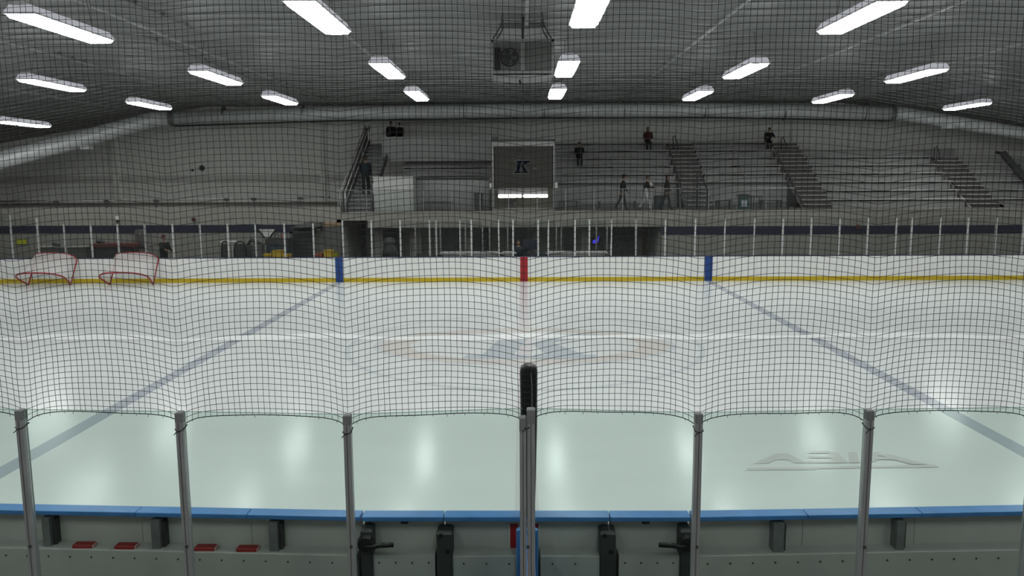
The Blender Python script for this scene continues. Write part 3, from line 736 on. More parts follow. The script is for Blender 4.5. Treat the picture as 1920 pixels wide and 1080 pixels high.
# aisle hand rails
def arch(label, pts_px, Y, r=.03, thick=None):
    pts=[at(px,py,Y) for px,py in pts_px]
    tag(MB().tube(pts,r,6).build('hand_rail', M['dark'], None, smooth=True), label, 'rail')
arch('arched hand rail at the foot of the first aisle stair', [(1307,396),(1307,325),(1311,322),(1318,335),(1327,358),(1327,398)], 40.35, .05)
arch('arched hand rail at the foot of the second aisle stair', [(1478,396),(1477,332),(1480,328),(1487,345),(1491,360),(1491,396)], 40.35, .05)
arch('small arched rail at the top of the first aisle stair', [(1262,284),(1262,256),(1265,254),(1271,270),(1271,284)], 46.0)
arch('small arched rail at the top of the second aisle stair', [(1465,282),(1465,259),(1468,256),(1474,270),(1475,284)], 46.0)
arch('small arched rail at the top of the third aisle stair', [(1751,312),(1752,277),(1756,274),(1761,285),(1762,300)], 45.2)
# dark sloping beam at the right end
a=at(1880,287,44); c=at(1930,345,42.5)
tag(MB().tube([a,c],.2,4).tube([a+Vector((-.4,0,.05)),a+Vector((.1,0,-.05))],.08,4).build('sloping_bar', M['dark'], None), 'dark sloping bar by the right end of the stands', 'bar')
# left stair with its two rails
sx0,sx1 = X_(652,395,39.6),X_(697,395,39.6)
st = thing('stair_flight', 'metal stair flight at the left end of the stands with steep hand rails', 'stairs', ((sx0+sx1)/2,39.3,Z0))
n=18
for i in range(n):
    z=Z0+.2*(i+1); yv=39.4+.37*i
    MB().box(sx0,sx1,yv,yv+.42,z-.06,z).build('step', M['bench'], st)
    MB().box(sx0+.02,sx1-.02,yv+.10,yv+.12,z-.2,z-.08).build('riser', M['upright'], st)
for x in (sx0-.03,sx1+.03):
    MB().prism([(39.3,Z0),(39.3,Z0+.3),(39.4+.37*n,Z0+.2*n+.25),(39.4+.37*n,Z0+.2*n-.1)],'x',x-.03,x+.03).build('stringer', M['grey'], st)
for x,o_ in ((sx0-.25,0),(sx0-.02,.12)):
    top=(x,39.4+.37*n,Z0+.2*n+1.0); bot=(x,39.2,Z0+.95)
    MB().tube([(x,39.2,Z0),bot,top,(x,39.4+.37*n,Z0+.2*n)],.045,8).build('hand_rail', M['alu_bright'], st, smooth=True)
    for t in (.33,.66): q=Vector(bot).lerp(Vector(top),t); MB().tube([q,q-Vector((0,0,1.0))],.03,6).build('baluster', M['alu'], st)
MB().prism([(39.2,Z0+.25),(39.2,Z0+.95),(39.4+.37*n,Z0+.2*n+1.0),(39.4+.37*n,Z0+.2*n+.2)],'x',sx0-.15,sx0-.13).build('side_sheet', M['grey'], st)

# glass railing along the walkway edge
YG = 38.62
gr = thing('glass_railing', 'low glass railing with a thin bright top rail along the walkway edge', 'railing', (2.4,YG,Z0))
g0,g1 = X_(634,375,YG),X_(1490,375,YG)
zg = Z0+1.06
npan=16
for i in range(npan):
    x0=g0+(g1-g0)*i/npan; x1=g0+(g1-g0)*(i+1)/npan
    MB().box(x0+.03,x1-.03,YG-.006,YG+.006,Z0+.06,zg-.02).build('glass_panel', M['glass_rail'], gr)
    MB().box(x0-.02,x0+.02,YG-.03,YG+.03,Z0,zg).build('rail_post', M['alu'], gr)
MB().tube([(g0,YG,zg),(g1,YG,zg)],.022,6).build('top_rail', M['alu'], gr)

# white booth beside the stair
bx0,bx1 = X_(701,370,39.5),X_(775,370,39.5); bz=Z_(740,333,39.5)
wbt = thing('white_cabinet', 'tall white cabinet at the walkway edge beside the left stair', 'cabinet', ((bx0+bx1)/2,40,Z0))
MB().box(bx0,bx1,39.5,40.6,Z0,bz).build('cabinet_body', M['cabw'], wbt)
MB().box(bx0+.06,bx1-.16,39.47,39.5,Z0+.05,bz-.35).build('door', M['cabw'], wbt)
MB().box(bx1-.13,bx1-.08,39.45,39.5,Z0,bz).build('edge_strip', M['alu_bright'], wbt)
MB().box(bx0-.03,bx1+.02,39.46,40.62,bz,bz+.05).build('top_board', M['cabw'], wbt)
MB().box(bx0-.04,bx0+.16,39.45,39.5,Z0+.9,bz-.3).build('notice', M['clothw'], wbt)

# centre booth with the K board
Yb=39.5
kx0,kx1=X_(922,300,Yb),X_(1041,300,Yb); kz=Z_(980,263,Yb)
bt = thing('announcer_booth', 'dark announcer booth in the middle of the stands under a K board', 'booth', ((kx0+kx1)/2,Yb+1,Z0))
MB().box(kx0,kx0+.10,Yb,Yb+.10,Z0,kz).build('corner_post', M['alu'], bt)
MB().box(kx1-.10,kx1,Yb,Yb+.10,Z0,kz).build('corner_post', M['alu'], bt)
MB().box(kx0,kx1,Yb,Yb+.10,kz-.06,kz+.04).build('top_beam', M['dark'], bt)
MB().box(kx0+.1,kx1-.1,Yb+.02,Yb+.08,kz-.28,kz-.06).build('header_strip', M['alu'], bt)
zs0=Z_(980,351,Yb)
MB().box(kx0+.14,kx1-.14,Yb+.0,Yb+.05,zs0,kz-.28).build('sign_board', M['sign'], bt)
MB().box(kx0-.12,kx0,Yb-.02,Yb+.2,zs0-.05,zs0+.2).build('bracket', M['alu_bright'], bt)
MB().box(kx1,kx1+.12,Yb-.02,Yb+.2,zs0-.05,zs0+.25).build('bracket', M['alu_bright'], bt)
MB().box(kx0,kx1,Yb+2.0,Yb+2.1,Z0,kz).build('back_wall', M['booth_in'], bt)
MB().box(kx0,kx0+.05,Yb+.1,Yb+2.0,Z0,kz).box(kx1-.05,kx1,Yb+.1,Yb+2.0,Z0,kz).build('side_wall', M['booth_in'], bt)
MB().box(kx0,kx1,Yb+.08,Yb+2.0,kz-.02,kz+.03).build('roof', M['dark'], bt)
MB().box(kx0+.05,kx1-.05,Yb+.1,Yb+2.0,zs0-.02,zs0+.03).build('inner_ceiling', M['booth_in'], bt)
MB().box(kx0+.1,kx1-.1,Yb+.05,Yb+.35,Z0+.0,Z0+.12).build('sill', M['concrete'], bt)
xm2 = X_(980,380,Yb+1.9); MB().box(xm2-.03,xm2+.03,Yb+1.95,Yb+2.0,Z0,zs0).build('wall_batten', M['sign'], bt)
# letter K and the emblem round it
def grow(q,e):
    mx=sum(p[0] for p in q)/len(q); mz=sum(p[1] for p in q)/len(q)
    return [(p[0]+math.copysign(e,p[0]-mx),p[1]+math.copysign(e,p[1]-mz)) for p in q]
kcx,kcz = X_(978,313,Yb),Z_(978,313,Yb)
em = MB(); kpoly(em,kcx,kcz,.70,.60,lambda bb,q: bb.prism(q,'y',Yb-.035-.0006*len(bb.f),Yb-.012)); ko=em.build('letter_k', M['sign_k'], bt, label='navy block letter K')
em = MB(); kpoly(em,kcx,kcz,.72,.62,lambda bb,q: bb.prism(grow(q,.035),'y',Yb-.016-.0002*len(bb.f),Yb-.004)); em.build('letter_outline', M['sign_line'], bt, label='pale outline of the K')
em = MB()
for px,py,rx,rz in ((1003,311,.20,.16),(948,311,.13,.20)):
    q=at(px,py,Yb); em.prism([(q.x+rx*math.cos(t),q.z+rz*math.sin(t)) for t in np.linspace(0,2*math.pi,14,endpoint=False)],'y',Yb-.012,Yb-.002)
em.build('emblem_patch', M['sign_brown'], bt)
em = MB()
for r0,aa,bb_ in ((.62,.35,2.8),(.50,.6,2.5)):
    em.tube([(kcx+r0*1.1*math.cos(t),Yb-.012,kcz+r0*.78*math.sin(t)+.02) for t in np.linspace(aa,bb_,12)],.012,4)
q=at(1004,316,Yb); em.prism([(q.x-.09,q.z-.02),(q.x+.09,q.z-.04),(q.x+.06,q.z+.03),(q.x-.06,q.z+.04)],'y',Yb-.02,Yb-.008)
em.build('emblem_lines', M['sign_line'], bt)
q=at(976,281,Yb); MB().cbox(q.x-.05,q.x+.05,Yb-.06,Yb,q.z-.05,q.z+.05,.02).build('camera_dome', M['black'], bt)
for p0,p1,lab in ((934,978,'left lit tube light under the ceiling of the dark booth'),(981,1027,'right lit tube light under the ceiling of the dark booth')):
    x0,x1=X_(p0,367,Yb+.5),X_(p1,367,Yb+.5); zz=Z_(980,367.5,Yb+.5)
    t=thing('tube_light', lab, 'light', ((x0+x1)/2,Yb+.5,zz), 'booth tube lights')
    MB().tube([(x0,Yb+.5,zz),(x0+.04,Yb+.5,zz),(x1-.04,Yb+.5,zz),(x1,Yb+.5,zz)],[.05,.085,.085,.05],12).build('tube', M['tube'], t, smooth=True)
    MB().box(x0-.02,x1+.02,Yb+.44,Yb+.56,zz+.08,zs0-.02).build('tray', M['fixture'], t)

# ------------------------------------------------------------------ hockey goals tipped against the far boards
def goal(label, pxl, pxr, py):
    Yg = YF-.74
    xl,xr = X_(pxl,py,Yg),X_(pxr,py,Yg); W=(xr-xl)/2; cx=(xl+xr)/2
    al=R(33); ca,sa=math.cos(al),math.sin(al)
    def T(x,yv,z): return Vector((cx+x, Yg+yv*ca+z*sa, ICE+.03-yv*sa+z*ca))
    t = thing('hockey_goal', label, 'goal', (cx,Yg,ICE), 'hockey goals tipped against the far boards')
    H=1.22
    MB().tube([T(-W,0,0),T(-W,0,H-.08),T(-W+.03,0,H-.02),T(-W+.08,0,H)],.03,8).build('goal_post', M['redpipe'], t, smooth=True)
    MB().tube([T(W,0,0),T(W,0,H-.08),T(W-.03,0,H-.02),T(W-.08,0,H)],.03,8).build('goal_post', M['redpipe'], t, smooth=True)
    MB().tube([T(-W+.08,0,H),T(W-.08,0,H)],.03,8).build('crossbar', M['redpipe'], t, smooth=True)
    def base(u):        # u 0..1 along the base frame
        ang=math.pi*u; c=math.cos(ang); s=math.sin(ang)
        e=.62; x=-math.copysign(abs(c)**e,c)*(W+.24*min(1,s*1.6)); yv=-1.10*abs(s)**.75
        return x,yv
    def shelf(u):
        ang=math.pi*u; c=math.cos(ang); s=math.sin(ang)
        return -math.copysign(abs(c)**.7,c)*(W-.02), -.52*abs(s)**.8
    us=np.linspace(0,1,29)
    MB().tube([T(*base(u),0) for u in us],.033,8).build('base_frame', M['redpipe'], t, smooth=True)
    MB().tube([T(*shelf(u),H) for u in us],.022,8).build('shelf_frame', M['redpipe'], t, smooth=True)
    b=MB(); vs=[]; fs=[]; rows_=5
    for u in us:
        bx_,by_=base(u); sx_,sy_=shelf(u)
        for k in range(rows_+1):
            f=k/rows_; sag=.08*math.sin(math.pi*f)
            vs.append(T(sx_+(bx_-sx_)*f*(1-sag*.6), sy_+(by_-sy_)*f+sag*.7, H*(1-f)))
    for i in range(len(us)-1):
        for k in range(rows_): a=i*(rows_+1)+k; fs.append((a,a+1,a+rows_+2,a+rows_+1))
    b.add(vs,fs).build('goal_netting', M['goalnet'], t, smooth=True)
    b=MB(); vs=[T(*shelf(u),H) for u in us]; b.add(vs,[tuple(range(len(us)))]).build('shelf_netting', M['goalnet'], t)
    return t
goal('leftmost red and white hockey goal tipped up against the far boards', 53, 132, 533.5)
goal('second hockey goal from the left tipped up against the far boards', 206, 287, 533.5)

# ------------------------------------------------------------------ bins, table and clutter
def bin_(label, px, py0, py1, Y, wpx, zf, m, lid=True, lab=False):
    x=X_(px,py0,Y); w_=wpx/F*Y/2; h=Z_(px,py0,Y)-zf
    t=thing('waste_bin', label, 'bin', (x,Y,zf))
    MB().lathe([(w_*.82,0),(w_*.85,.03),(w_*.98,h*.85),(w_,h*.87)],(x,Y,zf),16).build('bin_body', m, t, smooth=False)
    MB().lathe([(w_*1.08,h*.86),(w_*1.1,h*.93),(w_*.7,h*.98),(w_*.3,h)],(x,Y,zf),16).build('bin_lid', M['dark'], t)
    if lab: MB().box(x-w_*.5,x+w_*.3,Y-w_-.02,Y-w_*.8,zf+h*.2,zf+h*.6).build('bin_label', M['label_white'], t, label='white label on the bin')
    return t
bin_('dark waste bin on the walkway left of the booth',897,361,395,39.9,17,Z0,M['dark'])
bin_('teal waste bin with a white label on the walkway right of the first aisle stair',1394,364,395,39.9,25,Z0,M['teal'],lab=True)
bin_('slate blue waste bin beside the walking people',1236,366,394,40.2,20,Z0,M['bluegrey'])
tx0,tx1=X_(1408,368,40),X_(1428,368,40)
t=thing('side_table','small dark table beside the teal bin','table',((tx0+tx1)/2,40,Z0))
zt_=Z_(1415,367,40); MB().box(tx0+.05,tx1,39.8,40.3,zt_-.04,zt_).build('table_top', M['dark'], t)
for x in (tx0+.1,tx1-.04):
    for yv in (39.84,40.26): MB().box(x-.02,x+.02,yv-.02,yv+.02,Z0,zt_-.04).build('leg', M['dark'], t)
# low benches on the walkway
for p0,p1,lab in ((1046,1085,'low dark bench on the walkway just right of the booth'),(1345,1372,'low dark bench on the walkway left of the teal bin'),(1425,1462,'low dark bench on the walkway right of the teal bin'),(790,850,'low dark bench on the walkway by the shiny panel')):
    x0,x1=X_(p0,380,40.4),X_(p1,380,40.4)
    t=thing('low_bench',lab,'bench',((x0+x1)/2,40.4,Z0),'low benches on the walkway')
    MB().cbox(x0,x1,40.3,40.58,Z0+.40,Z0+.45,.01).build('seat', M['dark'], t)
    for x in (x0+.1,x1-.1): MB().box(x-.03,x+.03,40.34,40.54,Z0,Z0+.40).build('leg', M['dark'], t)
YK=36.6
# yellow crates and small things showing over the boards on the left
def crate(label, p0,p1,py, Y, m, z0=0.0):
    x0,x1=X_(p0,py,Y),X_(p1,py,Y); z=Z_((p0+p1)/2,py,Y)
    t=thing('crate',label,'crate',((x0+x1)/2,Y,z0))
    b=MB(); th=.02
    b.box(x0,x1,Y-.2,Y-.18,z0,z).box(x0,x1,Y+.18,Y+.2,z0,z).box(x0,x0+th,Y-.2,Y+.2,z0,z).box(x1-th,x1,Y-.2,Y+.2,z0,z).box(x0,x1,Y-.2,Y+.2,z0,z0+.02)
    b.build('crate_shell', m, t)
    MB().box(x0-.015,x1+.015,Y-.215,Y-.2,z-.06,z).box(x0-.015,x1+.015,Y+.2,Y+.215,z-.06,z).build('crate_rim', m, t)
crate('orange yellow crate standing highest above the far boards left of the blue mark',512,530,469,36.0,M['yplastic'])
crate('low yellow crate left of the orange yellow crate',496,511,475.5,36.0,M['yplastic'])
crate('low yellow crate right of the orange yellow crate',531,544,476,36.0,M['yplastic'])
crate('yellow crate near the blue mark on the far boards',608,624,468.5,36.0,M['yplastic'])
crate('small orange crate left of the yellow crate near the blue mark',594,606,474,36.1,M['oplastic'])
crate('small olive crate right of the yellow crate near the blue mark',625,633,474,36.6,M['ysign'])
# grey tub
x=X_(479,470,37.3); r1=.44; h=Z_(479,459,37.3)
t=thing('grey_tub','large tapered grey tub behind the far boards','tub',(x,37.3,0))
MB().lathe([(r1*.78,0),(r1*.95,h-.06),(r1*1.02,h-.05),(r1*1.02,h),(r1*.95,h),(r1*.8,h-.2)],(x,37.3,0),20).build('tub_body', M['grey'], t)
MB().tube([(x-.35,37.3,h),(x-.15,37.2,h+.25),(x+.1,37.3,h+.12),(x+.3,37.3,h+.05)],[.05,.1,.09,.04],8).build('tub_contents', M['dark'], t, smooth=True)
# two black round backed chairs and white table
for k,(px,lab,wd) in enumerate(((422,'smaller dark round-backed chair beside the white table',.17),(450,'larger dark round-backed chair right of the white table',.27))):
    Y=36.3; x=X_(px,460,Y); zt_=Z_(px,452,Y)
    t=thing('round_chair',lab,'chair',(x,Y,0),'dark round-backed chairs')
    MB().tube([(x-wd,Y,.45),(x-wd,Y,zt_-.35),(x-wd*.75,Y,zt_-.12),(x-wd*.3,Y,zt_-.02),(x+wd*.3,Y,zt_-.02),(x+wd*.75,Y,zt_-.12),(x+wd,Y,zt_-.35),(x+wd,Y,.45)],.035,8).build('back_frame', M['black'], t, smooth=True)
    MB().prism([(x-wd,.5),(x+wd,.5),(x+wd,zt_-.33),(x+wd*.7,zt_-.14),(x-wd*.7,zt_-.14),(x-wd,zt_-.33)],'y',Y-.01,Y+.02).build('backrest', M['dark'], t)
    MB().cbox(x-wd,x+wd,Y-.45,Y,.42,.48,.02).build('seat', M['black'], t)
    for dx in (-wd+.03,wd-.03):
        for dy in (-.42,-.03): MB().box(x+dx-.02,x+dx+.02,Y+dy-.02,Y+dy+.02,0,.42).build('leg', M['black'], t)
x0,x1=X_(413,452,37.0),X_(443,452,37.0); zt_=Z_(428,452,37.0)
t=thing('folding_table','tall white table between the two dark round-backed chairs','table',((x0+x1)/2,37,0))
MB().cbox(x0,x1,36.8,37.4,zt_-.04,zt_,.01).build('table_top', M['clothw'], t)
for x in (x0+.2,x1-.15):
    for yv in (36.85,37.35): MB().tube([(x,yv,0),(x,yv,zt_-.04)],.02,6).build('leg', M['clothw'], t)
# white bag hanging above a dark cabinet
Y=37.6; q=at(500,437,Y)
t=thing('white_bag','white V-shaped cloth hung on dark straps above the dark cabinet','cloth',(q.x,Y,q.z))
b=MB(); tri=[at(485,430,Y),at(516,430,Y),at(507,444,Y),at(496,444,Y)]
b.add([(p.x,Y,p.z) for p in tri]+[(p.x,Y+.12,p.z) for p in tri],[(0,3,2,1),(4,5,6,7),(0,1,5,4),(1,2,6,5),(2,3,7,6),(3,0,4,7)]).build('cloth_body', M['clothw'], t)
for pa,pb_ in (((484,430),(497,447)),((517,430),(505,447))):
    a=at(*pa,Y-.03); c=at(*pb_,Y-.03); MB().tube([a,c],.035,6).build('strap', M['black'], t)
x0,x1=X_(500,452,37.5),X_(541,452,37.5); zt_=Z_(520,448,37.5)
t=thing('dark_cabinet','low dark cabinet under the hanging white cloth','cabinet',((x0+x1)/2,37.7,0))
MB().cbox(x0,x1,37.4,38.0,.05,zt_,.02).build('cabinet_body', M['bluegrey'], t)
MB().box(x0-.03,x1+.03,37.36,38.02,zt_-.28,zt_+.01).build('cabinet_top', M['dark'], t)
for k in range(2):
    xa_=x0+.05+k*(x1-x0)/2; MB().box(xa_,xa_+(x1-x0)/2-.1,37.38,37.4,.12,zt_-.32).build('door', M['bluegrey'], t)
MB().box(x0+.1,x1-.1,37.5,37.9,0,.05).build('plinth', M['dark'], t)
for k,px in enumerate((519,531)):
    x=X_(px,444,37.7); b=MB().tube([(x+.09*math.cos(a),37.7+.05*k,zt_+.13+.12*math.sin(a)) for a in np.linspace(0,2*math.pi,14,endpoint=False)],.02,6,closed=True)
    tag(b.build('wire_hoop', M['dark'] if k==0 else M['redpipe'], None, smooth=True), ('dark' if k==0 else 'dull red')+' hoop standing on the low dark cabinet', 'hoop')
# dark doorway, its darkness put into a black slatted panel, with sloping canopy
x0,x1=X_(549,450,YL-.05),X_(590,450,YL-.05)
d=struct('door_10', MB().box(x0,x1,YL-.03,YL+.02,0,1.75), M['black'])  # black panel standing in for the dark doorway opening
for k in range(9): MB().box(x0+.03,x1-.03,YL-.045,YL-.03,.05+k*.19,.21+k*.19).build('slat', M['dark'], d)
MB().box(x0-.14,x0,YL-.06,YL+.01,0,1.85).box(x1,x1+.1,YL-.06,YL+.01,0,1.85).box(x0-.14,x1+.1,YL-.06,YL+.01,1.75,1.87).build('door_frame', M['grey'], d)
cpy=MB().prism([(X_(545,425,YL-.6),Z_(545,428,YL-.6)),(X_(603,418,YL-.6),Z_(603,424,YL-.6)),(X_(603,418,YL-.6),Z_(603,417,YL-.6)),(X_(575,418,YL-.6),Z_(575,416,YL-.6))],'y',YL-.9,YL)
tag(cpy.build('door_canopy', M['grey'], None), 'grey sloping canopy over the dark roll-up door', 'canopy')
x=X_(596,431,YL-.3); z=Z_(596,431,YL-.3)
t=thing('wall_lamp','small pale wall lamp beside the dark roll-up door','light',(x,YL,z))
MB().box(x-.04,x+.04,YL-.1,YL,z-.04,z+.06).build('bracket', M['grey'], t); MB().ell((x,YL-.2,z),(.11,.11,.06)).build('shade', M['clothw'], t, smooth=True)
x0,x1=X_(606,450,YL-.3),X_(640,450,YL-.3)
t=thing('grey_kiosk','plain grey kiosk wall left of the benches','kiosk',((x0+x1)/2,YL-.3,0))
MB().box(x0,x1,YL-.35,YL-.03,0,Z_(620,425,YL-.35)).build('kiosk_body', M['grey'], t); MB().box(x0-.04,x1,YL-.4,YL-.03,Z_(620,425,YL-.35),Z_(620,418,YL-.35)).build('kiosk_top', M['wood'], t)
MB().box(x0-.12,x0-.05,YL-.2,YL-.1,0,1.9).build('downpipe', M['alu'], t)
# electrical cabinet, red covered table, yellow sign, speakers
x0,x1=X_(254,445,YL-.2),X_(272,445,YL-.2)
t=thing('electrical_cabinet','tall grey electrical cabinet on the concourse wall left of the standing person','cabinet',((x0+x1)/2,YL,.9))
MB().cbox(x0,x1,YL-.25,YL,Z_(262,463,YL-.25),Z_(262,431,YL-.25),.02).build('cabinet_body', M['grey'], t); MB().box(x0+.05,x1-.05,YL-.265,YL-.25,Z_(262,460,YL-.25),Z_(262,434,YL-.25)).build('door', M['grey'], t)
MB().box((x0+x1)/2-.06,(x0+x1)/2+.06,YL-.27,YL-.262,Z_(262,441,YL-.25),Z_(262,437,YL-.25)).build('notice', M['alu'], t)
x0,x1=X_(168,460,36.9),X_(252,460,36.9); zt_=Z_(210,457,36.9)
t=thing('covered_table','long table with a dull red cover behind the second goal','table',((x0+x1)/2,37.2,0))
MB().cbox(x0,x1,36.9,37.6,zt_-.16,zt_,.02).build('table_cover', M['cap_red'], t); MB().box(x0+.1,x1-.1,37.0,37.5,.1,zt_-.16).build('table_body', M['dark'], t)
for x in (x0+.12,x1-.12): MB().box(x-.04,x+.04,37.0,37.5,0,zt_-.16).build('leg', M['dark'], t)
x0,x1=X_(70,462,37.2),X_(160,462,37.2); zc_=Z_(110,462,37.2)
t=thing('low_counter','low grey counter behind the leftmost goal','counter',((x0+x1)/2,37.4,0))
MB().box(x0,x1,37.2,37.7,0,zc_-.05).build('counter_body', M['grey'], t); MB().box(x0-.05,x1+.05,37.15,37.75,zc_-.05,zc_).build('counter_top', M['step'], t)
for px,lab,zz,Y in ((105,'small dark bundle on the low grey counter',zc_,37.4),(188,'small dark bundle on the red covered table',zt_,37.2)):
    x=X_(px,455,Y); b=MB().ell((x-.07,Y,zz+.09),(.13,.1,.1)).ell((x+.1,Y,zz+.06),(.12,.1,.07)); tag(b.build('bundle', M['dark'], None, smooth=True), lab, 'bundle')
x0,x1=X_(28,453,YL-.1),X_(48,453,YL-.1); z0_,z1_=Z_(38,458,YL-.1),Z_(38,449,YL-.1)
t=thing('wall_sign','small yellow sign on the wall behind the leftmost goal','sign',((x0+x1)/2,YL,z0_))
MB().box(x0,x1,YL-.04,YL-.02,z0_,z1_).build('sign_face', M['ysign'], t); MB().box(x0-.02,x1+.02,YL-.03,YL,z0_-.02,z1_+.02).build('sign_back', M['dark'], t)
def roundel(name,label,px,py,Y,r,m,cat,rim=None,extra=None):
    q=at(px,py,Y-.15); t=thing(name,label,cat,(q.x,Y,q.z))
    MB().tube([(q.x,Y-.16,q.z),(q.x,Y-.1,q.z),(q.x,Y,q.z)],[r*.8,r,r*.7],16).build('cone', m, t)
    MB().tube([(q.x,Y-.18,q.z),(q.x,Y-.14,q.z)],r*.35,12).build('dust_cap', M['black'], t)
    MB().box(q.x-.04,q.x+.04,Y-.05,Y+.02,q.z-.05,q.z+.05).build('bracket', M['dark'], t)
roundel('wall_speaker','round dark speaker high on the wall left of the stair',378,315,YB,.17,M['dark'],'speaker')
roundel('wall_speaker','tiny dark speaker left of the larger round one high on the wall',360,319,YB,.08,M['dark'],'speaker')
roundel('wall_horn','round dark red horn above the navy stripe on the left',362,411.5,YL,.10,M['cap_red'],'horn')
roundel('wall_horn','round dark red horn on the navy stripe on the right',1610,426,YL,.13,M['cap_red'],'horn')
q=at(219,409,YL-.1); t=thing('alarm_box','small pale alarm box above the navy stripe on the left','box',(q.x,YL,q.z))
MB().cbox(q.x-.07,q.x+.07,YL-.12,YL,q.z-.09,q.z+.09,.02).build('alarm_case', M['clothw'], t); MB().box(q.x-.05,q.x+.05,YL-.08,YL,q.z-.22,q.z-.09).build('alarm_base', M['dark'], t)
# pipe with clamps along the left wall
t=thing('wall_pipe','thin pale pipe with dark clamps along the wall above the left concourse','pipe',(at(300,376,YL+.4)))
pts=[at(px,py,YL+.4) for px,py in ((-40,383),(60,379),(230,376),(430,373),(620,369))]
for p in pts: p.z=max(p.z,3.05)
MB().tube(pts,.035,8).build('pipe_run', M['alu'], t, smooth=True)
for px,py in ((105,378),(200,376.5),(293,375.5),(425,373),(476,372.5),(563,370.5)):
    p=at(px,py,YL+.4); p.z=max(p.z,3.05); MB().box(p.x-.12,p.x+.12,YL+.34,YL+.46,p.z-.09,p.z+.04).build('clamp', M['dark'], t)
    MB().box(p.x-.02,p.x+.02,YL+.38,YL+.42,2.98,p.z).build('stand_off', M['dark'], t)
x=X_(385,372,YL+.4)
tag(MB().box(X_(0,372,YL+1.5),X_(85,372,YL+1.5),YL+1.5,YL+1.6,Z_(40,379,YL+1.5),Z_(40,376,YL+1.5)).tube([at(15,380,YL+1.5),at(45,425,YL+1.5)],.05,6).build('roof_bracket', M['dark'], None),'dark angled bracket at the far left above the navy stripe','bracket')
# monitor in the scorekeeper box and the small lit blue sign
x0,x1=X_(979,455,35.2),X_(1008,455,35.2); z0_,z1_=Z_(990,468,35.2),Z_(990,449,35.2)
t=thing('monitor','dark navy monitor behind the red mark on the far boards','monitor',((x0+x1)/2,35.2,1.0))
MB().cbox(x0,x1,35.17,35.25,z0_,z1_,.015).build('screen_case', M['navy'], t); MB().box((x0+x1)/2-.04,(x0+x1)/2+.04,35.2,35.26,1.06,z0_).build('stand', M['dark'], t)
MB().box((x0+x1)/2-.2,(x0+x1)/2+.2,35.1,35.35,1.02,1.06).build('foot', M['dark'], t); MB().box(x0+.03,x1-.03,35.16,35.17,z0_+.03,z1_-.03).build('screen', M['navy'], t)
x0,x1=X_(960,470,35.2),X_(1030,470,35.2)
t=thing('score_table','dark scorekeeper table behind the centre of the far boards','table',((x0+x1)/2,35.2,0))
MB().box(x0,x1,34.95,35.45,.96,1.02).build('table_top', M['bluegrey'], t)
for x in (x0+.08,x1-.08): MB().box(x-.03,x+.03,35.0,35.4,0,.96).build('leg', M['dark'], t)
q=at(1117,451,42.9); t=thing('lit_sign','small glowing blue sign inside the recess behind the right team bench','sign',(q.x,42.9,q.z))
MB().add([(q.x-.17,42.88,q.z-.17),(q.x+.08,42.88,q.z-.17),(q.x+.16,42.88,q.z+.02),(q.x+.02,42.88,q.z+.06),(q.x-.15,42.88,q.z+.02)],[(0,1,2,3,4)]).add([(q.x+.02,42.88,q.z+.08),(q.x+.16,42.88,q.z+.05),(q.x+.2,42.88,q.z+.3),(q.x+.10,42.88,q.z+.16)],[(0,1,2,3)]).build('sign_glow', M['neon'], t)
MB().box(q.x-.22,q.x+.24,42.89,42.93,q.z-.25,q.z+.34).build('sign_back', M['black'], t)
MB().box(q.x-.03,q.x+.03,42.9,YR-.05,q.z-.02,q.z+.02).build('bracket', M['dark'], t)

